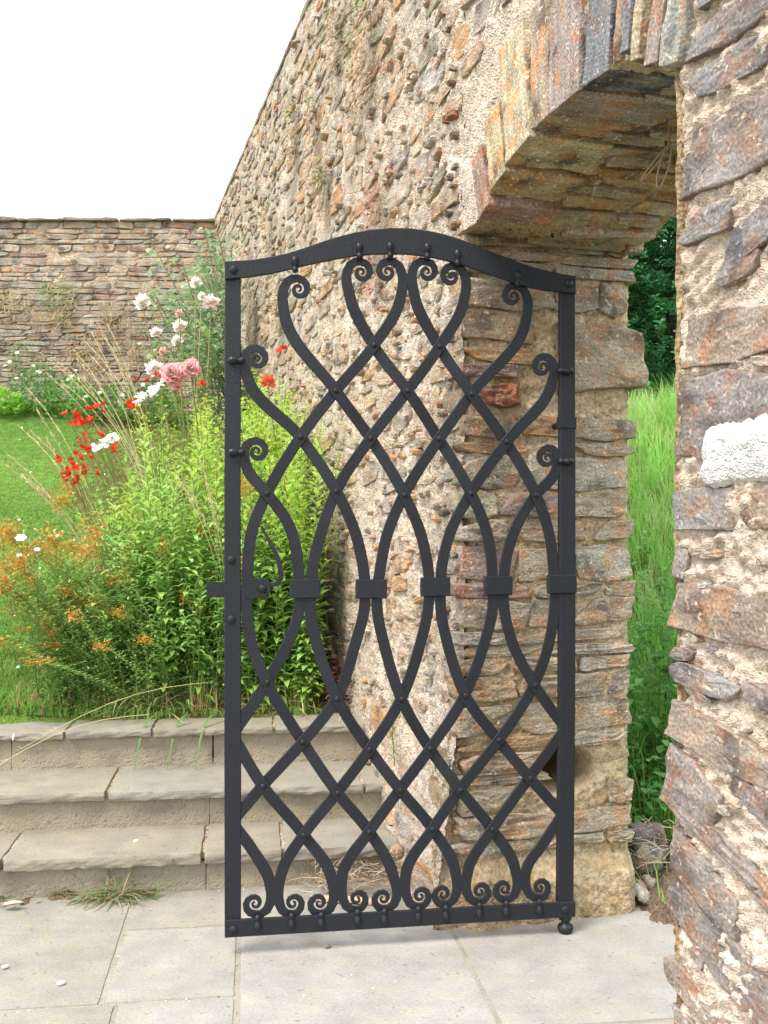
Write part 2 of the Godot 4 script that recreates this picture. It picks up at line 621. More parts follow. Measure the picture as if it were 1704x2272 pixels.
func build_garden_wall() -> void:
	var w := thing("garden_wall", "tall rubble stone garden wall with a low arched gateway, running away to the left", "wall")
	var n1 := noise(5.0, 41, 4)
	var n2 := noise(22.0, 42, 3)
	var bumpy := func(p: Vector3, k: float) -> float:
		return k * (0.014 * n1.get_noise_3dv(p) + 0.014 * n2.get_noise_3dv(p * Vector3(1, 1.8, 1)) - 0.005)
	var shade := func(p: Vector3) -> Color:
		var a := n1.get_noise_3dv(p * 0.35 + Vector3(3, 1, 8))
		var b := n1.get_noise_3dv(p * 1.3 + Vector3(13, 1, 8))
		var c := Color(0.95, 0.91, 0.85).lerp(Color(0.78, 0.72, 0.62), clampf(0.42 + a * 1.1, 0, 1))
		return c.lerp(Color(1, 0.98, 0.96), clampf(b * 1.6 - 0.35, 0, 1))
	# mortar, seen between the stones: garden face beyond the arch, over the arch, and on the near side
	var o := MB.new()
	sheet(250, 330, func(u, v):
		var q := lerpf(1.0 / S_FAR, 1.0 / 11.0, 1.0 - u)
		var s := 1.0 / q
		var y := lerpf(-0.1, TOP, v)
		var p := wall_at(s, y, 0)
		var foot: float = 0.09 * (1.0 - ss(0.0, 1.0, y)) * (1.0 - ss(3.9, 5.2, s))
		return [p + OUT * (bumpy.call(p, 1.0) + foot), shade.call(p)], o)
	sheet(90, 90, func(u, v):
		var s := lerpf(S_FAR, S_NEAR - 0.06, u)
		var y := lerpf(arch_y(s) + 0.02, TOP, v)
		var p := wall_at(s, y, 0)
		return [p + OUT * bumpy.call(p, 1.0), shade.call(p)], o)
	part("mortar", o.mesh(mat.mortar), w)
	o = MB.new()
	sheet(150, 400, func(u, v):
		var s := lerpf(S_NEAR, 0.3, u * (0.55 + 0.45 * u))
		var p := wall_at(s, lerpf(-0.1, 3.2, v), 0)
		var in_edge: float = 0.018 * (1.0 - ss(0.0, 0.03, u))
		return [p + OUT * (bumpy.call(p, 1.45) + 0.004 - in_edge) + ALONG * (0.02 * n1.get_noise_3dv(p * 1.7) if u < 0.03 else 0.0), shade.call(p)], o)
	part("mortar", o.mesh(rough_mat(mortar_tex, mortar_bump, Color(0.93, 0.91, 0.9), 0.55, 2.0)), w)
	# the passage: far reveal, soffit and near reveal, in softer earth-coloured mortar
	var r := MB.new()
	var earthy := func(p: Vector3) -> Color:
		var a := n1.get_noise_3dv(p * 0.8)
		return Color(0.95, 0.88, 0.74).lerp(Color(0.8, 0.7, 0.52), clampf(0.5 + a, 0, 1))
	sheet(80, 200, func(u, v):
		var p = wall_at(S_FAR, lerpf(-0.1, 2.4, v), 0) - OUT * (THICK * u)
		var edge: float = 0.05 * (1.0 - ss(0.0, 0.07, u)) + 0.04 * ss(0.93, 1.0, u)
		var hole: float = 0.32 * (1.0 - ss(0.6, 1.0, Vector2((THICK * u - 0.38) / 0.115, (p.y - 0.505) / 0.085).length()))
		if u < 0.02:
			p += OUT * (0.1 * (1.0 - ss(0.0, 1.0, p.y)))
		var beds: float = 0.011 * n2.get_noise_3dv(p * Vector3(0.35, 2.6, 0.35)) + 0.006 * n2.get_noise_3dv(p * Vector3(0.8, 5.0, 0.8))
		return [p - ALONG * (bumpy.call(p, 0.6) + beds - hole - edge + (0.05 if p.y < 0.22 else 0.0) * (1.0 - ss(0.12, 0.22, p.y))), (earthy.call(p) as Color) * (1.0 - 0.4 * hole / 0.32)], r)  # colour darkens with depth into the hole: shade painted into the mortar
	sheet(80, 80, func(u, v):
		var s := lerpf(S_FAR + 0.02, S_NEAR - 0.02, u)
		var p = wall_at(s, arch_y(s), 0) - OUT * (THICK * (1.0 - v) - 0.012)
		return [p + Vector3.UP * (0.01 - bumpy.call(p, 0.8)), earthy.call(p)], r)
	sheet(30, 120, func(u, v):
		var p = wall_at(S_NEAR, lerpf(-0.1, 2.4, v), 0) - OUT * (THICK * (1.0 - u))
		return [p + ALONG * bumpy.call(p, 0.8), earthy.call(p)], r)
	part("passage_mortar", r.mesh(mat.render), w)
	# the body of the wall behind these faces: field side, top and ends
	var k := MB.new()
	for piece in [[S_FAR + 0.36, 11.0, -0.1, TOP - 0.01], [-3.0, S_NEAR - 0.09, -0.1, TOP - 0.01], [S_NEAR - 0.09, S_FAR + 0.09, 2.56, TOP - 0.01]]:
		var b := MB.new()
		b.block(Vector3(piece[1] - piece[0], piece[3] - piece[2], THICK - 0.1), 0.02, 0.004, n1, Vector3i(12, 8, 3), Vector3.ZERO, Color(0.7, 0.65, 0.56))
		var at := wall_at((piece[0] + piece[1]) * 0.5, (piece[2] + piece[3]) * 0.5, -THICK * 0.5 - 0.02)
		k.add(b, Transform3D(Basis(-ALONG, Vector3.UP, OUT), at))
	var nb := MB.new()
	nb.block(Vector3(3.4, 3.3, 0.06), 0.01, 0.0, n1, Vector3i(4, 4, 2), Vector3.ZERO, Color(0.7, 0.65, 0.56))
	k.add(nb, Transform3D(Basis(-ALONG, Vector3.UP, OUT), wall_at(-1.36, 1.55, -0.035)))
	part("core", k.mesh(mat.render), w)

	# hand-placed stones beside the camera: s, y, length, height, colour, tilt in degrees
	var near := [[2.143, 2.259, 0.305, 0.082, 7, -4], [2.119, 2.105, 0.36, 0.158, 5, -6], [2.215, 1.97, 0.196, 0.085, 0, -8], [2.07, 1.908, 0.186, 0.089, 7, 8], [2.115, 1.857, 0.142, 0.054, 5, 4],
		[2.144, 1.729, 0.309, 0.119, 1, -4], [2.149, 1.569, 0.371, 0.183, 5, -2], [2.237, 1.382, 0.225, 0.103, 0, 2], [2.045, 1.382, 0.137, 0.083, 1, 0],
		[2.225, 1.298, 0.124, 0.026, 2, 0], [2.314, 1.272, 0.063, 0.074, 6, 0], [2.166, 1.178, 0.378, 0.118, 1, -4], [2.308, 1.079, 0.094, 0.035, 6, 0], [2.23, 1.034, 0.257, 0.057, 9, -6],
		[2.039, 1.03, 0.125, 0.061, 3, -10], [2.179, 0.913, 0.378, 0.093, 1, -8], [2.281, 0.787, 0.205, 0.147, 6, -14], [2.07, 0.831, 0.186, 0.062, 7, -14], [2.192, 0.725, 0.335, 0.05, 3, -17],
		[2.23, 0.619, 0.257, 0.1, 6, -20], [2.172, 0.502, 0.391, 0.115, 6, -20], [2.039, 0.667, 0.125, 0.06, 1, -20], [2.246, 0.365, 0.289, 0.076, 1, -16], [2.047, 0.428, 0.14, 0.06, 5, -18],
		[2.136, 2.347, 0.318, 0.082, 7, -6], [2.127, 2.432, 0.301, 0.055, 0, -6], [2.2, 0.26, 0.3, 0.09, 6, -10], [2.16, 0.14, 0.32, 0.1, 5, -4], [1.84, 0.6, 0.2, 0.14, 6, -14], [1.82, 1.2, 0.24, 0.12, 5, -6], [1.83, 2.0, 0.24, 0.14, 3, -4], [1.85, 0.95, 0.2, 0.1, 0, -4], [1.83, 1.75, 0.2, 0.1, 4, -4], [1.82, 0.35, 0.22, 0.12, 6, -10]]
	var idx := 0
	for q in near:
		part("stone", square_mesh[idx % 10] if q[3] > 0.09 else fine_mesh[idx % 9], w, stone_place(wall_at(q[0] - 0.008, q[1], 0.001), -ALONG, OUT, deg_to_rad(q[5]), q[2] * 1.0, q[3] * (1.06 if q[3] > 0.09 else 0.96), rr(0.005, 0.011)), tints[{0: 18, 1: 19, 2: 19, 3: 16, 4: 15, 5: 16, 6: 17, 7: 20, 9: 18, 10: 10}[q[4]]])
		idx += 1
	for i in 46:
		var ss_ := rr(1.9, 2.27)
		var yy := rr(0.1, 2.5)
		part("stone", coarse_mesh[i % 12], w, stone_place(wall_at(ss_, yy, 0.0), -ALONG, OUT, rr(-0.4, 0.2), rr(0.03, 0.08), rr(0.015, 0.035), rr(0.006, 0.012)), tints[[10, 15, 16, 17, 20, 4][i % 6]])
	var side := MB.new()
	var sy := 0.06
	while sy < 3.1:
		var h := rr(0.05, 0.14)
		var sx := rr(0.35, 0.45)
		while sx < 1.72:
			var l := rr(0.12, 0.34)
			if rng.randf() < 0.8:
				side.add(slate[rng.randi() % 10], stone_place(wall_at(sx + l * 0.5, sy + h * 0.5, 0.0), -ALONG, OUT, rr(-0.2, 0.05), l, h, rr(0.006, 0.016)), STONE_COLS[16 + rng.randi() % 5])
			sx += l + rr(0.01, 0.05)
		sy += h + rr(0.01, 0.03)
	part("small_stones", side.mesh(mat.stone, false), w).set_meta("kind", "stuff")
	var white := rough_mat(mortar_tex, mortar_bump, Color(1, 1, 1), 1.0, 1.6)
	white.albedo_texture = null
	white.albedo_color = Color(0.62, 0.61, 0.585).linear_to_srgb()
	var nw := noise(11.0, 47, 4)
	var blob := MB.new()
	blob.block(Vector3(0.26, 0.13, 0.07), 0.034, 0.014, nw, Vector3i(26, 16, 6), Vector3(2, 5, 1), Color.WHITE, 0.05)
	part("white_mortar_patch", blob.mesh(white), w, Transform3D(Basis(-ALONG, Vector3.UP, OUT), wall_at(2.085, 1.497, -0.008))).set_meta("label", "bright white lump of lime mortar")
	# arch stones: from, to, length, tone, sag below the curve
	var arch := [[3.45, 3.352, 0.22, Color(0.66, 0.42, 0.3), 0.015], [3.347, 3.226, 0.24, Color(0.95, 0.72, 0.38), 0.0], [3.221, 3.046, 0.36, Color(1.0, 0.84, 0.54), 0.004], [3.04, 2.926, 0.34, Color(0.72, 0.54, 0.36), 0.0], [2.922, 2.74, 0.5, Color(0.64, 0.5, 0.42), 0.012],
		[2.735, 2.597, 0.44, Color(0.36, 0.37, 0.4), 0.0], [2.592, 2.552, 0.34, Color(0.66, 0.5, 0.32), -0.02], [2.548, 2.5, 0.4, Color(0.36, 0.36, 0.38), -0.035], [2.496, 2.45, 0.42, Color(0.8, 0.62, 0.38), -0.01], [2.446, 2.38, 0.42, Color(0.6, 0.46, 0.4), 0.0], [2.376, 2.29, 0.45, Color(0.58, 0.57, 0.48), 0.0]]
	var ni := noise(7.0, 55)
	for q in arch:
		var s: float = (q[0] + q[1]) * 0.5
		var ang := asin(clampf((s - 2.875) / 1.23, -1, 1))
		var b := MB.new()
		var dep := rr(0.24, 0.34)
		var wide: float = absf(q[0] - q[1]) - 0.004
		b.block(Vector3(q[2], wide, dep), 0.007, 0.008, ni, Vector3i(14, 6, 7), Vector3(s * 9.0, 0, 0), Color(1, 1, 1), 0.25)
		var bs := Basis(-ALONG, Vector3.UP, OUT).rotated(OUT, ang * 0.62)
		var at: Vector3 = wall_at(s, arch_y(minf(s, 3.44)) - q[4], 0.0) + bs.y * (q[2] * 0.5 - 0.002) + OUT * (rr(0.012, 0.024) - dep * 0.5)
		var vm := rough_mat(stone_tex, stone_bump, (q[3] as Color).lerp(Color(0.9, 0.84, 0.74), 0.15), 0.6, 1.0)
		vm.uv1_world_triplanar = false
		vm.uv1_offset = Vector3(s * 3.7, s * 5.1, s)
		part("arch_stone", b.mesh(vm), w, Transform3D(Basis(bs.y, -bs.x, bs.z), at))
	# reveal: coursed stones, some poking out past the field-side edge
	var y := 0.24
	var big_lo := 1.815
	var big_hi := 2.055
	while y < 2.36:
		var h := rr(0.032, 0.07)
		if rng.randf() < 0.42:
			h = rr(0.08, 0.135)
		if y + h > 2.37:
			break
		var t := rr(-0.03, 0.0)
		while t < THICK - 0.02:
			var l := rr(0.12, 0.4)
			if t + l > THICK - 0.1:
				l = THICK - t + rr(-0.035, 0.018)
			var tc := t + l * 0.5
			var in_big := y + h > big_lo - 0.01 and y < big_hi and t + l > 0.36
			var in_hole := absf(tc - 0.38) < 0.05 + l * 0.5 and y + h > 0.45 and y < 0.57
			if not in_big and not in_hole and l > 0.05:
				var warm := 1.0 - ss(0.1, 0.4, tc)
				var col: int = [1, 2, 6, 12, 8][rng.randi() % 5] if rng.randf() < warm * 0.6 else [12, 13, 14, 15, 13, 14, 4][rng.randi() % 7]
				part("stone", square_mesh[rng.randi() % 10] if rng.randf() < 0.6 else fine_mesh[rng.randi() % 9], w, stone_place(wall_at(S_FAR, y + h * 0.5, 0) - OUT * tc - ALONG * 0.0, -OUT, -ALONG, rr(-0.03, 0.03), l * 1.02, h * rr(1.0, 1.12), rr(0.005, 0.018)), tints[col])
			t += l + rr(0.002, 0.014)
		y += h + rr(0.0, 0.007)
	part("stone", square_mesh[2], w, stone_place(wall_at(S_FAR, 1.935, 0) - OUT * 0.52, -OUT, -ALONG, 0.0, 0.33, 0.245, 0.03), tints[13])
	part("stone", fine_mesh[5], w, stone_place(wall_at(S_FAR, 1.8, 0) - OUT * 0.14, -OUT, -ALONG, 0.0, 0.15, 0.09, 0.04), tints[11])
	# soffit: long slates laid across the passage behind the arch stones
	for row in 20:
		var s := lerpf(3.6, 2.36, row / 19.0) + rr(-0.02, 0.02)
		var t := rr(0.14, 0.34)
		while t < THICK - 0.03:
			var l := rr(0.14, 0.36)
			l = minf(l, THICK - t + 0.01)
			var d := (arch_y(s + 0.02) - arch_y(s - 0.02)) / 0.04 if s < 3.42 else 0.0
			var along := (ALONG + Vector3.UP * d).normalized()
			var nrm := along.cross(OUT)
			if nrm.y > 0:
				nrm = -nrm
			part("stone", square_mesh[rng.randi() % 10], w, stone_place(wall_at(s, arch_y(s), 0) - OUT * (t + l * 0.5), OUT, nrm, rr(-0.06, 0.06), l, rr(0.022, 0.07), rr(0.004, 0.014)), tints[[12, 1, 15, 8, 13, 2, 14][rng.randi() % 7]])
			t += l + rr(0.01, 0.03)
	# garden face: rough courses of slaty rubble with plenty of mortar between them
	var singles := []
	y = 0.06
	while y < TOP - 0.06:
		var h := rr(0.032, 0.085)
		if rng.randf() < 0.2:
			h = rr(0.08, 0.13)
		var s := S_NEAR - 0.1 if y > 2.5 else S_FAR + rr(-0.02, 0.03)
		while s < 10.6:
			var l := rr(0.05, 0.27) + h * rr(0.2, 1.5)
			var sc := s + l * 0.5
			var p := wall_at(sc, y + h * 0.5, 0)
			var in_arch := sc - l * 0.5 < 3.6 and y < arch_y(clampf(sc, 2.29, 3.44)) + 0.46
			if p.y > garden_y(p) - 0.05 - (1.0 if sc < 4.9 else 0.0) and not in_arch and rng.randf() < (0.9 if y > 1.5 else 0.62):
				singles.append([sc, y + h * 0.5 + rr(-0.012, 0.012), l * rr(0.85, 1.05), h * rr(0.85, 1.1), rr(-0.24, 0.18), [0, 1, 2, 3, 4, 9, 4, 1, 4, 8, 10, 0][rng.randi() % 12], rr(0.002, 0.013)])
			s += l + rr(0.008, 0.035)
		y += h + rr(0.004, 0.016)
	singles.sort_custom(func(a, b): return a[2] * a[3] / pow(a[0], 3.0) > b[2] * b[3] / pow(b[0], 3.0))
	var rest := MB.new()
	for i in singles.size():
		var q: Array = singles[i]
		var foot := 0.09 * (1.0 - ss(0.0, 1.0, q[1])) * (1.0 - ss(3.9, 5.2, q[0]))
		var x := stone_place(wall_at(q[0], q[1], foot - 0.004), -ALONG, OUT, q[4], q[2], q[3], q[6])
		if i < 175:
			part("stone", slate_mesh[i % 10] if i % 3 else coarse_mesh[i % 12], w, x, tints[q[5]])
		else:
			rest.add(slate[i % 10] if i % 3 else coarse[i % 12], x, STONE_COLS[q[5]])
	for i in 900:
		var q := 1.0 / rr(1.0 / 10.0, 1.0 / 3.66)
		var yy := rr(0.05, TOP - 0.05)
		if wall_at(q, yy, 0).y < garden_y(wall_at(q, 0, 0)) - 0.8:
			continue
		rest.add(coarse[i % 12], stone_place(wall_at(q, yy, rr(0.0, 0.012)), -ALONG, OUT, rr(-0.5, 0.5), rr(0.02, 0.07), rr(0.015, 0.035), rr(0.008, 0.02)), STONE_COLS[[0, 1, 4, 8, 10, 3, 10, 2][i % 8]])
	part("small_stones", rest.mesh(mat.stone, false), w).set_meta("kind", "stuff")
	# slates bedded along the top
	var s2 := 2.3
	while s2 < 10.4:
		var l := rr(0.25, 0.5)
		var b := MB.new()
		b.block(Vector3(l - 0.01, rr(0.025, 0.045), THICK + 0.02), 0.008, 0.006, ni, Vector3i(5, 3, 5), Vector3(s2, 0, 0), Color.WHITE)
		part("coping_slate", b.mesh(tints[3]), w, Transform3D(Basis(-ALONG, Vector3.UP, OUT).rotated(OUT, rr(-0.02, 0.02)), wall_at(s2 + l * 0.5, TOP + 0.01, -THICK * 0.5)))
		s2 += l

func build_far_wall() -> void:
	var w := thing("end_wall", "lower stone wall crossing the end of the garden behind the flower bed", "wall")
	var n1 := noise(4.0, 61, 4)
	var at := -9.92
	var o := MB.new()
	sheet(200, 150, func(u, v):
		var p := Vector3(lerpf(-9.0, -1.3, pow(u, 0.7)), lerpf(1.6, 4.27, v), at)
		p.z += 0.03 * n1.get_noise_3dv(p) - 0.012
		var a := n1.get_noise_3dv(p * 0.4)
		return [p, Color(0.9, 0.82, 0.68).lerp(Color(0.68, 0.6, 0.48), clampf(0.5 + a, 0, 1))], o)
	part("mortar", o.mesh(mat.mortar), w)
	var b := MB.new()
	b.block(Vector3(7.7, 4.35, 0.45), 0.02, 0.0, n1, Vector3i(6, 6, 3), Vector3.ZERO, Color(0.6, 0.55, 0.46))
	part("core", b.mesh(mat.render), w, Transform3D(Basis.IDENTITY, Vector3(-5.15, 2.09, at - 0.27)))
	var stones := []
	var y := 1.9
	while y < 4.24:
		var h := rr(0.024, 0.055) if y < 3.5 else rr(0.04, 0.085)
		var x := -1.45
		while x > -8.9:
			var l := rr(0.1, 0.4)
			if rng.randf() < 0.97:
				stones.append([x - l * 0.5, y + h * 0.5, l, h, rr(-0.07, 0.07), [0, 0, 1, 3, 4, 6, 3, 4, 14, 5][rng.randi() % 10], rr(0.001, 0.012)])
			x -= l + rr(-0.006, 0.006)
		y += h + rr(-0.006, 0.004)
	stones.sort_custom(func(a, c): return absf(a[0] + 2.6) * 1.0 + absf(a[1] - 3.5) * 0.9 < absf(c[0] + 2.6) + absf(c[1] - 3.5) * 0.9)
	var rest := MB.new()
	for i in stones.size():
		var q: Array = stones[i]
		var x := stone_place(Vector3(q[0], q[1], at), Vector3.RIGHT, Vector3.BACK, q[4], q[2], q[3], q[6])
		if i < 300:
			part("stone", slate_mesh[i % 10], w, x, tints[q[5]])
		else:
			rest.add(slate[i % 10], x, STONE_COLS[q[5]])
	part("small_stones", rest.mesh(mat.stone, false), w).set_meta("kind", "stuff")
	var x := -1.4
	var ni := noise(6.0, 63)
	while x > -8.8:
		var l := rr(0.35, 0.85)
		var c := MB.new()
		c.block(Vector3(l - 0.012, rr(0.022, 0.038), 0.5), 0.01, 0.012, ni, Vector3i(8, 3, 4), Vector3(x, 0, 0), Color(0.8, 0.85, 0.85))
		part("coping_slate", c.mesh(tints[3]), w, Transform3D(Basis(Vector3.BACK, rr(-0.012, 0.012)), Vector3(x - l * 0.5, 4.29 + rr(-0.006, 0.008), at - 0.2)))
		x -= l

# ---------------------------------------------------------------- paving and steps
func slab(parent: Node, called: String, a0: float, a1: float, b0: float, b1: float, top: float, thick: float, tone: Color, chip := 0.006, flat := 0.003) -> void:
	var o := MB.new()
	var ns := noise(9.0, 700 + int(a0 * 100.0) + int(b0 * 37.0), 3)
	var size := Vector3(a1 - a0, thick, b1 - b0)
	o.block(size, minf(0.011, thick * 0.3), chip, ns, Vector3i(clampi(int(size.x / 0.022), 5, 60), 5, clampi(int(size.z / 0.035), 5, 20)), Vector3(a0, top * 5.0, b0), Color.WHITE, 0.06)
	for i in o.p.size():      # wide faces stay flat, their edges are chipped
		if absf(o.p[i].y) > thick * 0.36:
			o.p[i].y = signf(o.p[i].y) * thick * 0.5 + (o.p[i].y - signf(o.p[i].y) * thick * 0.5) * (flat / maxf(chip, 0.0001))
	var nf := noise(26.0, 900 + int(a0 * 50.0), 2)
	for i in o.p.size():
		var q := o.p[i]
		if absf(q.x) > size.x * 0.5 - 0.012:
			q.x = signf(q.x) * minf(absf(q.x), size.x * 0.5 - 0.001)
			q.x = signf(q.x) * maxf(absf(q.x), size.x * 0.5 - 0.006)
		if chip > 0.005 and q.z > size.z * 0.5 - 0.02:      # the front edge, split by hand
			q.z += 0.007 * nf.get_noise_3d(q.x + a0 * 3.0, q.y * 2.0 + top, 0.0)
			if q.y > 0:
				q.y -= 0.004 * maxf(0.0, nf.get_noise_2d(q.x * 0.7 + 9.0, top))
		o.p[i] = q
	var m := rough_mat(slab_tex, slab_bump, tone, 0.35, 0.8, 0.85)
	part(called, o.mesh(m), parent, Transform3D(Basis(ACROSS, Vector3.UP, -AWAY), paved((a0 + a1) * 0.5, (b0 + b1) * 0.5, top - thick * 0.5)))

func build_paving() -> void:
	var p := MB.new()
	sheet(20, 20, func(u, v): return [paved(lerpf(-5.0, 2.6, u), lerpf(-3.5, 3.98, v), -0.0035), Color(1, 1, 1)], p)
	var bed := part("patio", p.mesh(rough_mat(slab_tex, mortar_bump, Color(0.5, 0.475, 0.43), 0.4, 1.1)), self)
	tag(bed, "", "", "", "structure")
	var tones := [Color(0.5, 0.495, 0.485), Color(0.45, 0.44, 0.415), Color(0.525, 0.525, 0.525), Color(0.465, 0.45, 0.415), Color(0.51, 0.508, 0.505)]
	var cuts := [[-1.26, -0.424, 3.012, 3.91, 1], [-0.408, -0.042, 3.016, 3.545, 0], [-0.402, -0.042, 3.556, 3.91, 3], [-0.028, 0.67, 2.72, 3.492, 2], [0.68, 1.5, 2.72, 3.497, 4], [-0.028, 0.67, 3.502, 3.96, 0], [0.68, 1.6, 3.507, 3.96, 3],
		[-1.26, -0.378, 2.3, 3.0, 1], [-0.366, -0.042, 2.3, 3.005, 4], [-0.028, 0.67, 1.95, 2.71, 2], [0.68, 1.4, 1.95, 2.71, 0], [-2.1, -1.27, 3.1, 3.91, 3], [-2.1, -1.27, 2.4, 3.09, 1], [-1.26, -0.6, 1.5, 2.29, 2], [-0.59, -0.04, 1.5, 2.29, 0]]
	for q in cuts:
		slab(bed, "flagstone", q[0], q[1], q[2], q[3], rr(-0.0015, 0.0015), 0.03, tones[q[4]], 0.004, 0.0012)
	# bare earth and stones just outside the archway
	var e := MB.new()
	var nz := noise(5.0, 71)
	sheet(70, 90, func(u, v):
		var q: Vector3 = wall_at(lerpf(1.9, 4.4, v), 0, 0) - OUT * lerpf(0.56, 1.15, u)
		q.y = -0.012 + 0.07 * ss(0.05, 0.5, u) + (0.03 * nz.get_noise_3dv(q * 2.0) + 0.025 * nz.get_noise_3dv(q * 6.0)) * ss(0.0, 0.3, u)
		return [q, Color(1, 0.95, 0.85) * (0.8 + 0.4 * nz.get_noise_3dv(q * 4.0))], e)
	var dirt := rough_mat(mortar_tex, mortar_bump, Color(0.42, 0.36, 0.3), 2.5, 1.5)
	tag(part("bare_earth", e.mesh(dirt), self), "", "", "", "structure")

func build_steps() -> void:
	var st := thing("garden_steps", "three broad stone steps with rough-edged slabs rising from the paving to the lawn", "steps")
	var ns := noise(6.0, 81, 4)
	var rows := [[0.0, 0.104, 3.915, 4.28], [0.146, 0.266, 4.252, 4.68], [0.2995, 0.436, 4.65, 4.9]]
	var riser_mat := rough_mat(slab_tex, mortar_bump, Color(0.52, 0.475, 0.39), 0.5, 0.9)
	for q in [[3.93, 4.26, 0.146], [4.26, 4.66, 0.2995], [4.65, 4.88, 0.467]]:
		var o := MB.new()
		o.block(Vector3(3.1, 0.03, q[1] - q[0]), 0.005, 0.0, ns, Vector3i(6, 3, 4), Vector3.ZERO, Color(0.8, 0.78, 0.72))
		part("joint_mortar", o.mesh(mat.render), st, Transform3D(Basis(ACROSS, Vector3.UP, -AWAY), paved(-0.95, (q[0] + q[1]) * 0.5, q[2] - 0.024)))
	for q in rows:
		# each riser is rendered stone, built as blocks end to end
		var cuts := [-2.6, -1.02, -0.16, 0.72]
		for k in 3:
			var o := MB.new()
			var size := Vector3(cuts[k + 1] - cuts[k] - 0.001, q[1] - q[0] + 0.06, q[3] - q[2])
			o.block(size, 0.004, 0.007, ns, Vector3i(24, 6, 5), Vector3(cuts[k], q[0], 0), Color(1, 1, 1), 0.45)
			part("riser", o.mesh(riser_mat), st, Transform3D(Basis(ACROSS, Vector3.UP, -AWAY), paved((cuts[k] + cuts[k + 1]) * 0.5, (q[2] + q[3]) * 0.5, (q[0] + q[1]) * 0.5 - 0.03)))
	var t1 := Color(0.44, 0.415, 0.355)
	var t2 := Color(0.44, 0.43, 0.39)
	for q in [[-2.3, -0.893, t1], [-0.885, -0.175, t1], [-0.165, 0.122, t1], [0.13, 0.7, t2]]:
		slab(st, "tread", q[0], q[1], 3.875, 4.27, 0.146 + rr(-0.003, 0.003), 0.042, q[2], 0.008, 0.003)
	for q in [[-2.3, -0.568, t1], [-0.558, 0.464, t2], [0.472, 0.66, t2]]:
		slab(st, "tread", q[0], q[1], 4.214, 4.67, 0.2995 + rr(-0.003, 0.003), 0.036, q[2], 0.008, 0.003)
	for q in [[-2.3, -0.795, t2], [-0.786, -0.424, t2], [-0.416, 0.106, t1], [0.114, 0.6, t2]]:
		slab(st, "tread", q[0], q[1], 4.611, 4.9, 0.467 + rr(-0.003, 0.003), 0.034, q[2], 0.009, 0.003)

# ---------------------------------------------------------------- the iron gate
# Gate drawings are in millimetres: u from the free side, v up from its foot, w out towards the front.
const SC_R := [40.0, 34.0, 28.0, 21.5, 15.0, 11.0, 7.5, 5.0]
const SC_W := [29.0, 25.0, 21.0, 16.5, 12.5, 9.5, 7.5, 6.0]

# a scroll's points from where the bar enters it (side: +1 the bar comes in on the right) to its middle; turn: +1 over the top, -1 under
func scroll(cu: float, cv: float, side: int, over: int, r0: float) -> Array:
	var pts := []
	for k in 22:
		var f := k / 3.0
		var i := mini(int(f), 6)
		var r: float = lerpf(SC_R[i], SC_R[i + 1], f - i)
		var wd: float = lerpf(SC_W[i], SC_W[i + 1], f - i)
		if f < 1.0:
			r = lerpf(r0, SC_R[1], f)
			wd = lerpf(31.0, SC_W[1], f)
		var a := f * PI * 0.5
		pts.append([cu + side * r * cos(a), cv + over * r * sin(a), 0.0, wd])
	return pts

func bar_path(start: Array, nodes: Array, finish: Array) -> Array:
	var path := []
	var s := start.duplicate()
	s.reverse()
	path.append_array(s)
	for n in nodes:
		path.append([n[0], n[1], n[2] * 4.6, 36.0])
	path.append_array(finish)
	# smooth curve through the points
	var out := []
	for i in path.size() - 1:
		var p0: Array = path[maxi(i - 1, 0)]
		var p1: Array = path[i]
		var p2: Array = path[i + 1]
		var p3: Array = path[mini(i + 2, path.size() - 1)]
		var d := Vector2(p2[0] - p1[0], p2[1] - p1[1]).length()
		var m := clampi(int(d / 14.0), 1, 12)
		var d0 := maxf(1.0, Vector2(p1[0] - p0[0], p1[1] - p0[1]).length())
		var d2 := maxf(1.0, Vector2(p3[0] - p2[0], p3[1] - p2[1]).length())
		for k in m:
			var f := float(k) / m
			var r := []
			for c in 4:
				# tangents weighted so that uneven spacing does not overshoot
				var t1: float = ((p2[c] - p1[c]) / d * d0 + (p1[c] - p0[c]) / d0 * d) / (d0 + d) * d if i > 0 else (p2[c] - p1[c])
				var t2: float = ((p3[c] - p2[c]) / d2 * d + (p2[c] - p1[c]) / d * d2) / (d + d2) * d if i < path.size() - 2 else (p2[c] - p1[c])
				var f2 := f * f
				var f3 := f2 * f
				if c == 2:
					r.append(lerpf(p1[c], p2[c], f2 * (3 - 2 * f)))
				else:
					r.append((2 * f3 - 3 * f2 + 1) * p1[c] + (f3 - 2 * f2 + f) * t1 + (-2 * f3 + 3 * f2) * p2[c] + (f3 - f2) * t2)
			out.append(r)
	out.append(path[-1])
	return out

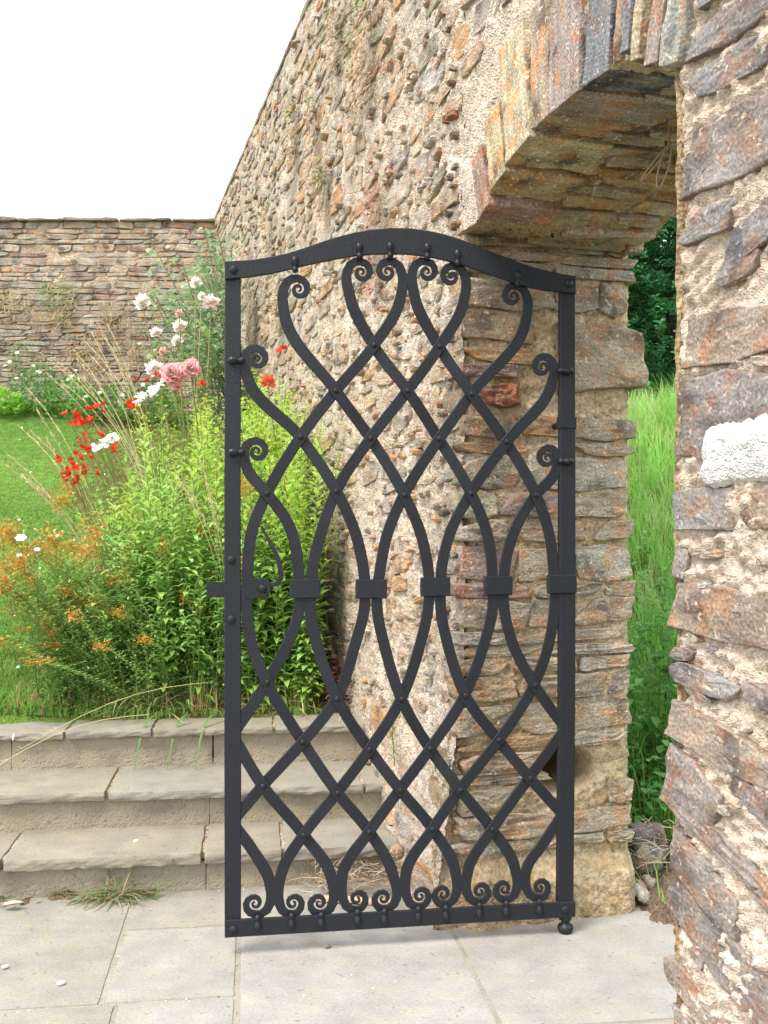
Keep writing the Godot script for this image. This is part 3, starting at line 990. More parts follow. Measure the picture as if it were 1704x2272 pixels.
func flat_bar(path: Array, thick: float) -> MB:
	var o := MB.new()
	var bev := 1.6
	var ht := thick * 0.5
	var prof_n := 8
	var last := -1
	var nz := noise(0.02, 91)
	for i in path.size():
		var a: Array = path[maxi(i - 1, 0)]
		var b: Array = path[mini(i + 1, path.size() - 1)]
		var t := Vector2(b[0] - a[0], b[1] - a[1]).normalized()
		var side := Vector2(-t.y, t.x)
		var q: Array = path[i]
		var hw: float = q[3] * 0.5 * (1.0 + 0.03 * nz.get_noise_2d(q[0] * 1.5, q[1] * 1.5))
		var pr := [[-hw, -ht + bev], [-hw, ht - bev], [-hw + bev, ht], [hw - bev, ht], [hw, ht - bev], [hw, -ht + bev], [hw - bev, -ht], [-hw + bev, -ht]]
		var first := o.p.size()
		for k in prof_n:
			for e in [pr[k], pr[(k + 1) % prof_n]]:
				o.v(Vector3(q[0] + side.x * e[0], q[1] + side.y * e[0], q[2] + e[1] + 0.5 * nz.get_noise_2d(q[0] * 3.0 + 50.0, q[1] * 3.0)) * 0.001)
		if last >= 0:
			for k in prof_n:
				o.q(last + k * 2, last + k * 2 + 1, first + k * 2 + 1, first + k * 2)
		if i == 0 or i == path.size() - 1:
			var cap := []
			for k in prof_n:
				cap.append(o.v(o.p[first + k * 2]))
			for k in range(1, prof_n - 1):
				if i == 0:
					o.t(cap[0], cap[k], cap[k + 1])
				else:
					o.t(cap[0], cap[k + 1], cap[k])
		last = first
	return o

# a plate cut to an outline (counter-clockwise seen from the front) with bevelled edges
func plate(outline: Array, w0: float, w1: float, bev := 1.8) -> MB:
	var o := MB.new()
	var n := outline.size()
	var pts := PackedVector2Array()
	for q in outline:
		pts.append(Vector2(q[0], q[1]))
	var inner := PackedVector2Array()
	for i in n:
		var e0 := (pts[i] - pts[(i + n - 1) % n]).normalized()
		var e1 := (pts[(i + 1) % n] - pts[i]).normalized()
		var nn := (Vector2(-e0.y, e0.x) + Vector2(-e1.y, e1.x)).normalized()
		inner.append(pts[i] + nn * bev)
	var tri := Geometry2D.triangulate_polygon(inner)
	for face in 2:
		var base := o.p.size()
		for q in inner:
			o.v(Vector3(q.x, q.y, w1 if face == 0 else w0) * 0.001)
		for k in range(0, tri.size(), 3):
			var a := tri[k]
			var b := tri[k + 1]
			var c := tri[k + 2]
			if (inner[b] - inner[a]).cross(inner[c] - inner[a]) < 0:
				var s := b
				b = c
				c = s
			if face == 0:
				o.t(base + a, base + b, base + c)
			else:
				o.t(base + a, base + c, base + b)
	for i in n:
		var j := (i + 1) % n
		for pair in [[pts, w0 + bev, pts, w1 - bev], [pts, w1 - bev, inner, w1], [inner, w0, pts, w0 + bev]]:
			var la: PackedVector2Array = pair[0]
			var lb: PackedVector2Array = pair[2]
			var q := [Vector3(la[i].x, la[i].y, pair[1]), Vector3(la[j].x, la[j].y, pair[1]), Vector3(lb[j].x, lb[j].y, pair[3]), Vector3(lb[i].x, lb[i].y, pair[3])]
			var ids := []
			for p in q:
				ids.append(o.v(p * 0.001))
			o.q(ids[0], ids[1], ids[2], ids[3])
	return o

func dome(r: float, h: float) -> MB:
	var o := MB.new()
	var rows := 6
	var sides := 14
	var top := o.v(Vector3(0, 0, h) * 0.001)
	var prev := -1
	for j in range(1, rows + 1):
		var a := PI * 0.5 * j / rows
		var first := o.p.size()
		for k in sides:
			var g := TAU * k / sides
			o.v(Vector3(r * sin(a) * cos(g), r * sin(a) * sin(g), h * cos(a) - (2.0 if j == rows else 0.0)) * 0.001)
		for k in sides:
			var k2 := (k + 1) % sides
			if prev < 0:
				o.t(top, first + k, first + k2)
			else:
				o.q(prev + k, first + k, first + k2, prev + k2)
		prev = first
	return o

# a forged tie: a large drop on the frame, a narrow waist and a smaller bead on the scroll, along +y
func tie() -> MB:
	var o := MB.new()
	var prof := [[-31.0, 1.0], [-29.0, 7.0], [-23.0, 11.5], [-15.0, 12.8], [-6.0, 10.5], [0.0, 7.5], [4.0, 7.0], [8.0, 9.4], [13.0, 10.6], [18.0, 9.0], [22.0, 4.5], [23.5, 0.8]]
	var sides := 12
	var prev := -1
	for q in prof:
		var first := o.p.size()
		for k in sides:
			var g := TAU * k / sides
			o.v(Vector3(q[1] * cos(g), q[0], q[1] * 0.95 * sin(g)) * 0.001)
		if prev >= 0:
			for k in sides:
				var k2 := (k + 1) % sides
				o.q(prev + k, first + k, first + k2, prev + k2)
		prev = first
	return o

func build_gate() -> void:
	var iron := StandardMaterial3D.new()
	iron.albedo_color = Color(0.0145, 0.0165, 0.02).linear_to_srgb()
	iron.roughness = 0.52
	iron.metallic = 0.0
	iron.metallic_specular = 0.38
	iron.uv1_triplanar = true
	iron.uv1_scale = Vector3.ONE * 3.0
	iron.heightmap_enabled = true
	iron.heightmap_texture = grain_bump
	iron.heightmap_scale = 0.07
	iron.roughness_texture = grain_bump
	iron.roughness_texture_channel = BaseMaterial3D.TEXTURE_CHANNEL_RED
	iron.roughness = 0.95
	var g := thing("iron_gate", "black wrought iron gate of woven flat bars with scrolled ends, standing open", "gate", Vector3(-0.4999, 0.0615, -3.267))
	g.basis = Basis(Vector3(0.9876, 0, -0.157), Vector3.UP, Vector3(0.157, 0, 0.9876))
	var put := func(called: String, o: MB, smooth := true, x := Transform3D.IDENTITY) -> MeshInstance3D:
		return part(called, o.mesh(iron, smooth), g, x)
	# frame
	put.call("stile", plate([[-3, 0], [48, 0], [49, 700], [47, 1400], [48, 2120], [-2, 2120], [-4, 1300], [-4, 600]], -18.0, 6.0, 2.5), false)
	put.call("stile", plate([[1088, -2], [1143, -2], [1150, 700], [1151, 1300], [1149, 2116], [1098, 2116], [1096, 1300], [1094, 600]], -20.0, 6.0, 2.5), false)
	var tp := [[1148, 2064], [1149, 2122], [1094, 2127], [1040, 2137], [984, 2150], [920, 2170], [860, 2190], [806, 2210], [752, 2228], [700, 2241], [646, 2250], [585, 2255], [525, 2253], [465, 2245], [406, 2233], [354, 2217], [303, 2199], [248, 2177], [194, 2158], [136, 2143], [79, 2132], [-3, 2124], [-3, 2068], [79, 2078], [136, 2089], [194, 2104], [248, 2120], [303, 2134], [354, 2146], [406, 2157], [465, 2165], [525, 2169], [578, 2170], [626, 2167], [676, 2161], [752, 2146], [829, 2123], [887, 2106], [945, 2089], [996, 2077], [1047, 2069]]
	tp.reverse()
	var flipped := []
	for q in tp:
		flipped.append(q)
	if not Geometry2D.is_polygon_clockwise(PackedVector2Array([Vector2(0, 0), Vector2(1, 0), Vector2(1, 1)])):
		pass
	put.call("top_rail", plate(ccw(flipped), 4.0, 17.0, 2.2), false)
	put.call("bottom_rail", plate([[-3, -1], [1146, -3], [1147, 48], [-3, 54]], 4.0, 17.0, 2.2), false)
	# bars: [top scroll or null, nodes from top to bottom with w = in front or behind, bottom scroll or null]
	var bars := [
		[[97, 1529, -1, 38], [[68, 1474, 0], [130, 1396, 1], [198, 1298, 0.3], [232, 1130, 0], [234, 1093, 0], [233, 1035, 0], [206, 941, 0], [130, 797, -1], [18, 626, 0]], null],
		[[97, 1822, -1, 38], [[70, 1758, 0], [236, 1576, -1], [351, 1404, 1], [414, 1266, 0.3], [442, 1130, 0], [445, 1090, 0], [443, 1035, 0], [412, 912, 0], [353, 739, -1], [243, 604, 1], [117, 468, -1], [18, 356, 0]], null],
		[[230, 2048, -1, 47], [[185, 1968, 0], [349, 1726, 1], [462, 1576, -1], [572, 1393, 1], [626, 1270, 0.3], [654, 1130, 0], [657, 1093, 0], [652, 1030, 0], [620, 890, 0], [563, 732, -1], [458, 573, 1], [355, 437, -1], [245, 307, 1], [176, 190, 0]], [212, 90, -1, 42]],
		[[432, 2110, -1, 46], [[396, 2028, 0], [473, 1876, -1], [583, 1731, 1], [688, 1577, -1], [794, 1400, 1], [846, 1276, 0.3], [867, 1130, 0], [868, 1095, 0], [868, 1030, 0], [832, 885, 0], [775, 739, -1], [657, 569, 1], [559, 438, -1], [457, 308, 1], [370, 169, 0]], [418, 92, -1, 44]],
		[[646, 2120, -1, 46], [[605, 2046, 0], [689, 1878, -1], [796, 1725, 1], [914, 1570, -1], [1015, 1395, 1], [1060, 1268, 0.3], [1078, 1130, 0], [1082, 1097, 0], [1080, 1030, 0], [1056, 890, 0], [1010, 767, -1], [887, 589, 1], [758, 430, -1], [665, 307, 1], [578, 165, 0]], [625, 90, -1, 44]],
		[[518, 2115, 1, 46], [[557, 2020, 0], [473, 1876, 1], [349, 1726, -1], [236, 1576, 1], [130, 1396, -1], [86, 1290, 0], [68, 1130, 0], [66, 1085, 0], [68, 1010, 0], [82, 915, 0], [130, 797, 1], [243, 604, -1], [355, 437, 1], [457, 308, -1], [534, 168, 0]], [503, 89, 1, 44]],
		[[729, 2108, 1, 46], [[769, 2024, 0], [689, 1878, 1], [583, 1731, -1], [462, 1576, 1], [351, 1404, -1], [304, 1278, 0], [272, 1130, 0], [270, 1093, 0], [268, 1020, 0], [290, 912, 0], [353, 739, 1], [458, 573, -1], [559, 438, 1], [665, 307, -1], [742, 165, 0]], [701, 92, 1, 44]],
		[[937, 2051, 1, 47], [[979, 1966, 0], [796, 1725, -1], [688, 1577, 1], [572, 1393, -1], [520, 1276, 0], [490, 1130, 0], [484, 1090, 0], [485, 1015, 0], [508, 905, 0], [563, 732, 1], [657, 569, -1], [758, 430, 1], [865, 297, -1], [943, 167, 0]], [906, 97, 1, 44]],
		[[1039, 1820, 1, 38], [[1068, 1762, 0], [914, 1570, 1], [794, 1400, -1], [724, 1268, 0], [694, 1130, 0], [693, 1095, 0], [693, 1030, 0], [720, 895, 0], [775, 739, 1], [887, 589, -1], [994, 460, 1], [1122, 318, 0]], null],
		[[1055, 1518, 1, 36], [[1080, 1470, 0], [1015, 1395, -1], [939, 1270, 0], [906, 1130, 0], [904, 1097, 0], [906, 1027, 0], [938, 900, 0], [1010, 767, 1], [1124, 610, 0]], null],
		[null, [[18, 638, 0], [117, 468, 1], [245, 307, -1], [334, 170, 0]], [296, 86, 1, 44]],
		[null, [[18, 358, 0], [87, 262, 0], [139, 160, 0]], [92, 96, 1, 48]],
		[null, [[1122, 628, 0], [994, 460, -1], [865, 297, 1], [784, 163, 0]], [825, 94, -1, 44]],
		[null, [[1122, 358, 0], [1040, 240, 0], [983, 158, 0]], [1029, 96, -1, 46]]]
	for b in bars:
		var top: Array = scroll(b[0][0], b[0][1], b[0][2], 1, b[0][3]) if b[0] else []
		var end: Array = scroll(b[2][0], b[2][1], b[2][2], -1, b[2][3]) if b[2] else []
		put.call("scrolled_bar", flat_bar(bar_path(top, b[1], end), 8.0), true)
	# rivets where bars cross, and larger ones on the frame
	var small := dome(9.5, 6.5).mesh(iron)
	var large := dome(14.0, 9.0).mesh(iron)
	for q in [[130, 1396], [351, 1404], [572, 1393], [794, 1400], [1015, 1395], [236, 1576], [462, 1576], [688, 1577], [914, 1570], [349, 1726], [583, 1731], [796, 1725], [473, 1876], [689, 1878], [130, 797], [353, 739], [563, 732], [775, 739], [1010, 767], [243, 604], [458, 573], [657, 569], [887, 589], [117, 468], [355, 437], [559, 438], [758, 430], [994, 460], [245, 307], [457, 308], [665, 307], [865, 297]]:
		part("rivet", small, g, Transform3D(Basis.IDENTITY, Vector3(q[0], q[1], 8.4) * 0.001))
	for q in [[24, 2098, 17], [1123, 2096, 17], [18, 1186, 6], [18, 998, 6], [24, 24, 17], [1110, 23, 17]]:
		part("rivet", large, g, Transform3D(Basis.IDENTITY, Vector3(q[0], q[1], q[2]) * 0.001))
	# collars that bind neighbouring bars
	for q in [[251, 1093, 96], [464, 1090, 100], [675, 1095, 96], [886, 1097, 94], [1104, 1100, 98]]:
		var hw: float = q[2] * 0.5
		var wrap := plate([[-hw, -31], [hw, -31], [hw + 1, 0], [hw, 31], [-hw, 31], [-hw - 1, 0]], -12.0, 12.0, 4.0)
		put.call("collar", wrap, false, Transform3D(Basis(Vector3.FORWARD, rr(-0.02, 0.02)), Vector3(q[0], q[1], 0) * 0.001))
	# ties between scrolls and frame
	var tm := tie().mesh(iron)
	for q in [[218, 2118, PI], [424, 2170, PI], [524, 2176, PI], [646, 2178, PI], [746, 2161, PI], [949, 2100, PI], [38, 1814, -PI / 2], [38, 1525, -PI / 2], [1108, 1806, PI / 2], [1109, 1507, PI / 2], [100, 44, 0], [207, 44, 0], [301, 41, 0], [418, 43, 0], [505, 41, 0], [616, 42, 0], [707, 41, 0], [819, 42, 0], [909, 43, 0], [1022, 41, 0]]:
		part("scroll_tie", tm, g, Transform3D(Basis(Vector3.BACK, q[2]).scaled(Vector3(1, 1, 1)), Vector3(q[0], q[1], 17.0) * 0.001))
	# latch: bar across the free stile, eared plate, and a curled thumb lever
	put.call("latch_bar", plate([[-58, 1070], [20, 1066], [20, 1116], [-56, 1118], [-60, 1112]], -12.0, -2.0), false)
	var ear := []
	for k in 9:
		var a := -PI * 0.5 + PI * k / 8.0
		ear.append([116 + 27 * cos(a), 1096 + 31 * sin(a)])
	put.call("latch_plate", plate([[78, 1062]] + ear + [[84, 1127], [66, 1130], [62, 1066]], -4.0, 7.0, 1.6), false)
	part("rivet", large, g, Transform3D(Basis.IDENTITY, Vector3(115, 1094, 7) * 0.001))
	var lever := []
	for q in [[113, 1292, 0, 5], [126, 1264, 3, 9], [142, 1236, 6, 12], [158, 1204, 8, 14], [168, 1172, 9, 15], [174, 1145, 9, 16], [173, 1124, 8, 16], [164, 1111, 4, 16], [148, 1106, 0, 15], [130, 1106, -2, 14]]:
		lever.append([float(q[0]), float(q[1]), float(q[2]), float(q[3])])
	put.call("thumb_lever", flat_bar(bar_path([], [], lever), 9.0), true)
	# hanging: a polished band round the hinge stile with its pin into the wall, and the pivot that stands on the paving
	put.call("hinge_band", plate([[1093, 1618], [1153, 1616], [1154, 1654], [1094, 1656]], -24.0, 10.0, 3.0), false)
	var pin := MB.new()
	pin.tube(PackedVector3Array([Vector3(1.124, 1.636, -0.02), Vector3(1.124, 1.636, -0.21)]), 0.011, 0.011, 10)
	put.call("hinge_pin", pin)
	var pv := MB.new()
	var prof := [[1.118, 0.0, 20.0], [1.118, -0.016, 21.0], [1.118, -0.02, 15.0], [1.118, -0.03, 14.0], [1.118, -0.034, 24.0], [1.118, -0.044, 27.0], [1.118, -0.054, 24.0], [1.118, -0.0612, 20.0]]
	var prev := -1
	for q in prof:
		var first := pv.p.size()
		for k in 16:
			pv.v(Vector3(q[0] + q[2] * 0.001 * cos(TAU * k / 16), q[1], -0.004 + q[2] * 0.001 * sin(TAU * k / 16)))
		if prev >= 0:
			for k in 16:
				var k2 := (k + 1) % 16
				pv.q(prev + k, prev + k2, first + k2, first + k)
		prev = first
	put.call("pivot", pv)

func ccw(pts: Array) -> Array:
	var area := 0.0
	for i in pts.size():
		var a: Array = pts[i]
		var b: Array = pts[(i + 1) % pts.size()]
		area += a[0] * b[1] - b[0] * a[1]
	if area < 0:
		pts.reverse()
	return pts

# ---------------------------------------------------------------- grass
func tuft(blades: int, h: float, spread: float, w: float, sd: int, droop := 0.5) -> MB:
	var o := MB.new()
	var r := RandomNumberGenerator.new()
	r.seed = sd
	for k in blades:
		var a := r.randf() * TAU
		var d := Vector3(cos(a), 0, sin(a))
		var s := Vector3(-d.z, 0, d.x)
		var at := d * r.randf() * spread * 0.4
		var hh := h * r.randf_range(0.55, 1.0)
		var lean := r.randf_range(0.1, 1.0) * spread
		var ww := w * r.randf_range(0.7, 1.2)
		var c := Color.WHITE * r.randf_range(0.8, 1.1)
		c.a = 1.0
		var pa := -1
		var n := 3
		for i in n:
			var f := float(i) / n
			var pos := at + d * lean * f * f + Vector3.UP * hh * (f - droop * 0.35 * f * f)
			var l := o.v(pos - s * ww * (1.0 - 0.5 * f), c)
			o.v(pos + s * ww * (1.0 - 0.5 * f), c)
			if pa >= 0:
				o.q(pa, pa + 1, l + 1, l)
			pa = l
		var tip := o.v(at + d * lean + Vector3.UP * hh * (1.0 - droop * 0.35), c)
		o.t(pa, pa + 1, tip)
	return o

func build_lawn_grass() -> void:
	var places := []
	var cols := []
	var nz := noise(0.9, 101)
	while places.size() < 85000:
		var f := rng.randf()
		var depth := 4.75 + 5.1 * f * lerpf(f, 1.0, 0.55)
		var x := rr(-3.4 if places.size() < 62000 else -5.6, 0.3) * (0.6 + depth * 0.06)
		var p := Vector3(x, 0, -depth)
		var b := p.dot(AWAY)
		var out := (p - WALL0).dot(OUT)
		if b < 4.86 or out < 0.15 or depth > 9.7:
			continue
		if out < 1.3 and rng.randf() < 0.93:
			continue
		p.y = garden_y(p)
		var edge := 1.0 + 0.35 * (1.0 - ss(4.86, 5.1, b)) * (1.0 + nz.get_noise_3dv(p * 6.0) * 1.6)
		var sc := rr(0.7, 1.25) * edge
		places.append(Transform3D(Basis(Vector3.UP, rng.randf() * TAU).scaled(Vector3(sc, sc * rr(0.7, 1.2), sc)), p))
		var k := nz.get_noise_3dv(p)
		var c := Color(0.3, 0.52, 0.12).lerp(Color(0.42, 0.62, 0.17), clampf(0.5 + k, 0, 1)) * rr(0.75, 1.2)
		if rng.randf() < 0.06:
			c = Color(0.4, 0.36, 0.16)
		c.a = 1.0
		cols.append(c)
	scatter("lawn_grass", tuft(8, 0.046, 0.04, 0.0021, 5, 0.9).mesh(mat.leaf), places, cols, self)
	# longer unmown grass along the front of the flower bed
	places = []
	cols = []
	for i in 380:
		var p := paved(rr(-1.7, 0.35), 4.92 + 0.5 * pow(rng.randf(), 1.5), 0)
		if (p - WALL0).dot(OUT) < 0.2:
			continue
		p.y = garden_y(p)
		var sc := rr(0.5, 1.25) * (0.55 if p.x < -1.0 else 1.0)
		places.append(Transform3D(Basis(Vector3.UP, rng.randf() * TAU).scaled(Vector3(sc, sc, sc)), p))
		var c := Color(0.24, 0.48, 0.08).lerp(Color(0.4, 0.6, 0.16), rng.randf()) * rr(0.8, 1.1)
		if rng.randf() < 0.4:
			c = Color(0.62, 0.42, 0.24).lerp(Color(0.5, 0.24, 0.13), rng.randf())
		c.a = 1.0
		cols.append(c)
	scatter("bed_grass", tuft(9, 0.26, 0.16, 0.003, 8, 0.8).mesh(mat.leaf), places, cols, self)
	# tall meadow grass on the bank outside the archway
	places = []
	cols = []
	while places.size() < 9000:
		var s := rr(3.3, 10.0)
		var t := rr(0.75, 4.6)
		var p := wall_at(s, 0, -t)
		p.y = field_y(p)
		if s < 4.3 and t < 1.5 and rng.randf() < 0.6:
			continue
		var sc := rr(0.7, 1.3)
		places.append(Transform3D(Basis(Vector3.UP, rng.randf() * TAU).scaled(Vector3(sc, sc * rr(0.7, 1.15), sc)), p))
		var c := Color(0.34, 0.66, 0.13).lerp(Color(0.5, 0.78, 0.24), rng.randf()) * rr(0.8, 1.15)
		if rng.randf() < 0.13:
			c = Color(0.72, 0.66, 0.4)
		c.a = 1.0
		cols.append(c)
	scatter("meadow_grass", tuft(8, 0.3, 0.16, 0.0026, 6, 0.7).mesh(mat.leaf), places, cols, self)

# ---------------------------------------------------------------- garden plants
func curve_up(h: float, lean: Vector3, n := 7, wob := 0.02) -> PackedVector3Array:
	var pts := PackedVector3Array()
	for i in n:
		var f := float(i) / (n - 1)
		pts.append(Vector3(0, h * f, 0) + lean * f * f * h + Vector3(rr(-wob, wob), 0, rr(-wob, wob)) * f)
	return pts

func at_frac(pts: PackedVector3Array, f: float) -> Vector3:
	var k := clampf(f, 0, 1) * (pts.size() - 1)
	var i := mini(int(k), pts.size() - 2)
	return pts[i].lerp(pts[i + 1], k - i)

func build_goldenrod() -> void:
	var g := thing("goldenrod", "tall clump of bright green goldenrod in yellow bud, leaning beside the rubble wall", "shrub", on_lawn(-0.6, 5.4))
	var stem_m := []
	var leaves_m := []
	var plume_m := []
	var plans := []
	for k in 7:
		var h := rr(1.12, 1.4)
		var pts := curve_up(h, Vector3(rr(-0.12, 0.12), 0, rr(-0.12, 0.12)))
		var st := MB.new()
		st.tube(pts, 0.0045, 0.002, 5, Color(0.24, 0.34, 0.1) if k % 3 else Color(0.32, 0.2, 0.1))
		stem_m.append(st.mesh(mat.leaf))
		var lv := MB.new()
		var plan := []
		var n := 74
		for i in n:
			var f := lerpf(0.06, 0.93, float(i) / n)
			var a := i * 2.4 + rr(-0.3, 0.3)
			var up := lerpf(0.35, 1.1, f) + rr(-0.2, 0.2)
			var d := Vector3(cos(a), up, sin(a))
			var ln := lerpf(0.15, 0.08, f) * rr(0.8, 1.15)
			var tone := Color(0.3, 0.53, 0.11).lerp(Color(0.56, 0.76, 0.2), clampf(f * 1.1 + rr(-0.15, 0.15), 0, 1))
			lv.leaf(at_frac(pts, f), d, Vector3.UP, ln, ln * 0.26, rr(0.3, 0.9), tone, 0.3)
			if i % 3 == 0 and f < 0.75:
				plan.append([at_frac(pts, f), d, ln])
		leaves_m.append(lv.mesh(mat.leaf))
		plans.append(plan)
		var pl := MB.new()
		for i in 15:
			var f := lerpf(0.8, 1.0, float(i) / 14.0)
			var a := i * 2.3
			var d := Vector3(cos(a), 0.9, sin(a)).normalized()
			var ln := lerpf(0.11, 0.035, float(i) / 14.0)
			var root := at_frac(pts, f)
			for m in 9:
				var e := (m + 1) / 9.0
				var pos := root + d * ln * e * 0.8 + Vector3.DOWN * 0.02 * e * e
				pl.leaf(pos, Vector3(rr(-1, 1), rr(0.1, 1), rr(-1, 1)), Vector3(rr(-1, 1), 1, 0.2), rr(0.012, 0.02), 0.006, 0.1, Color(0.46, 0.68, 0.09).lerp(Color(0.7, 0.76, 0.1), rng.randf()), 0.2, 2)
		plume_m.append(pl.mesh(mat.leaf))
	var leaf_var := []
	for k in 3:
		var one := MB.new()
		one.leaf(Vector3.ZERO, Vector3(1, 0.1, 0), Vector3.UP, 1.0, 0.22, rr(0.3, 0.7), Color(0.28, 0.5, 0.11).lerp(Color(0.42, 0.64, 0.16), k / 2.0), 0.3, 4)
		leaf_var.append(one.mesh(mat.leaf))
	var singles := 0
	for i in 120:
		# fuller towards the steps and the wall; the nearest stems carry leaves of their own
		var x := rr(-0.62, 0.55)
		var z := rr(-0.7, 0.62)
		if i < 9:
			x = rr(0.0, 0.52)
			z = rr(0.42, 0.62)
		var p := g.position + Vector3(x, 0, z)
		if (p - WALL0).dot(OUT) < 0.16:
			p += OUT * (0.2 - (p - WALL0).dot(OUT))
		if p.dot(AWAY) < 4.92:
			p += AWAY * (4.94 - p.dot(AWAY))
		p.y = garden_y(p) - 0.01
		var k := rng.randi() % 7
		var sc := rr(0.82, 1.08) * (0.85 if i < 9 else 1.0)
		var sx := Transform3D(Basis(Vector3.UP, rng.randf() * TAU).scaled(Vector3(sc, sc, sc)), p - g.position)
		var st := part("stem", stem_m[k], g, sx)
		if i < 9:
			for q in plans[k]:
				for rep in 2:
					var d: Vector3 = (q[1] as Vector3).rotated(Vector3.UP, rep * 2.6 + rr(-0.4, 0.4)).normalized()
					var side := d.cross(Vector3.UP).normalized()
					var b := Basis(d, side.cross(d), side)
					part("leaf", leaf_var[rng.randi() % 3], st, Transform3D(b.scaled_local(Vector3.ONE * q[2] * 1.1), q[0] + Vector3.UP * rr(-0.02, 0.02)))
					singles += 1
		else:
			part("leaves", leaves_m[k], st).set_meta("kind", "stuff")
		part("flower_plume", plume_m[k], st)

func build_wort() -> void:
	var stem_m := []
	var leaf_m := []
	var head_m := []
	for k in 6:
		var pts := curve_up(0.62, Vector3(0.55 + rr(-0.2, 0.25), 0, 0), 8, 0.012)
		var st := MB.new()
		st.tube(pts, 0.0026, 0.0014, 4, Color(0.36, 0.38, 0.13))
		var lv := MB.new()
		for i in 96:
			var f := lerpf(0.06, 0.97, i / 96.0)
			var a := i * 1.9
			lv.leaf(at_frac(pts, f), Vector3(cos(a), 0.5, sin(a)), Vector3.UP, rr(0.026, 0.046), rr(0.011, 0.016), 0.3, Color(0.26, 0.5, 0.12).lerp(Color(0.46, 0.68, 0.2), rng.randf()), 0.15, 2)
			if i % 5 == 0:
				var e := at_frac(pts, f) + Vector3(cos(a), 0.7, sin(a)) * 0.09
				st.tube(PackedVector3Array([at_frac(pts, f), e]), 0.0014, 0.001, 3, Color(0.2, 0.26, 0.07))
				for m in 5:
					lv.leaf(at_frac(pts, f).lerp(e, (m + 1) / 5.0), Vector3(rr(-1, 1), 0.3, rr(-1, 1)), Vector3.UP, 0.026, 0.01, 0.2, Color(0.32, 0.56, 0.14), 0.15, 2)
		stem_m.append(st.mesh(mat.leaf))
		leaf_m.append(lv.mesh(mat.leaf))
		var hd := MB.new()
		var top := pts[-1]
		for i in 96:
			var o := Vector3(rr(-1, 1), rr(-1.2, 0.7), rr(-1, 1))
			o = o.normalized() * pow(rng.randf(), 0.6) * 0.058
			var c := Color(0.5, 0.25, 0.05).lerp(Color(0.68, 0.43, 0.1), rng.randf())
			hd.leaf(top + o, Vector3(rr(-1, 1), rr(-0.2, 1), rr(-1, 1)), Vector3(0.2, 1, 0.3), rr(0.018, 0.032), rr(0.009, 0.014), 0.2, c, 0.4, 2)
		head_m.append(hd.mesh(mat.leaf))
	var petal_m := star_flower(5, 0.017, 0.6, Color(0.86, 0.66, 0.03), Color(0.8, 0.5, 0.03), 0.25)
	var g := thing("st_johns_wort", "sprawling bush with rusty orange seed heads and a few yellow flowers at the lawn's edge", "shrub", on_lawn(-1.12, 5.0))
	var spots := [Vector2(-0.28, 0.1), Vector2(0.0, 0.14), Vector2(0.26, 0.06), Vector2(-0.1, -0.2), Vector2(0.3, -0.26), Vector2(-0.36, -0.05)]
	for i in 150:
		var s: Vector2 = spots[i % 6]
		var p := g.position + Vector3(s.x + rr(-0.16, 0.16), 0, s.y + rr(-0.14, 0.14))
		if p.dot(AWAY) < 4.93:
			p += AWAY * (4.93 - p.dot(AWAY))
		p.y = garden_y(p) - 0.02
		var k := rng.randi() % 6
		# stems on the open side fall outwards to the left; the rest stand up
		var yaw := PI + rr(-1.3, 1.3) if s.x < 0.1 else rr(0, TAU)
		var sc := rr(0.75, 1.4)
		var tall := rr(0.32, 1.15) * (1.0 if s.x < 0.1 else 1.3)
		var st := part("stem", stem_m[k], g, Transform3D(Basis(Vector3.UP, yaw).scaled(Vector3(sc * (0.9 if s.x < 0.1 else 0.45), sc * tall, sc * (0.9 if s.x < 0.1 else 0.45))), p - g.position))
		part("leaves", leaf_m[k], st).set_meta("kind", "stuff")
		if rng.randf() < (0.95 if s.x < 0.1 else 0.55):
			part("seed_head", head_m[k], st)
			if i % 4 == 0:
				part("flower", petal_m, st, Transform3D(Basis(Vector3.RIGHT, 0.9).scaled(Vector3.ONE / sc), Vector3(0.55, 0.66, 0.03)))

# an open flower of flat petals facing +y
func star_flower(n: int, r: float, wide: float, c0: Color, c1: Color, cup: float, rows := 1) -> ArrayMesh:
	var o := MB.new()
	for j in rows:
		for k in n:
			var a := TAU * (k + 0.5 * j) / n
			var up := cup + 0.5 * j
			o.leaf(Vector3(0, 0.001 * j, 0), Vector3(cos(a), up, sin(a)), Vector3.UP, r * (1.0 - 0.2 * j), r * wide, 0.1, c0.lerp(c1, float(j) / maxf(1, rows)) * rr(0.9, 1.0), 0.15, 3)
	o.lump(Vector3(0, r * 0.1, 0), Vector3(r * 0.16, r * 0.12, r * 0.16), c1, 5, 3)
	return o.mesh(mat.petal)

# a round bloom of overlapping petals all about its middle
func ball_flower(r: float, c0: Color, c1: Color, n: int) -> ArrayMesh:
	var o := MB.new()
	for k in n:
		var y := lerpf(-0.55, 1.0, (k + 0.5) / n)
		var a := k * 2.4
		var d := Vector3(sqrt(maxf(0.0, 1.0 - y * y)) * cos(a), y, sqrt(maxf(0.0, 1.0 - y * y)) * sin(a))
		o.leaf(d * r * 0.25, d + Vector3(rr(-0.4, 0.4), rr(-0.2, 0.5), rr(-0.4, 0.4)), Vector3(rr(-1, 1), 1, rr(-1, 1)), r * rr(0.7, 0.95), r * rr(0.6, 0.85), rr(-0.2, 0.3), c0.lerp(c1, clampf(y, 0, 1)) * rr(0.88, 1.0), -0.35, 4)
	return o.mesh(mat.petal)

# a point seen this far left or right and up or down (as slopes) at a depth
func air(x: float, y: float, depth: float) -> Vector3:
	return Vector3(x * depth, EYE + y * depth, -depth)

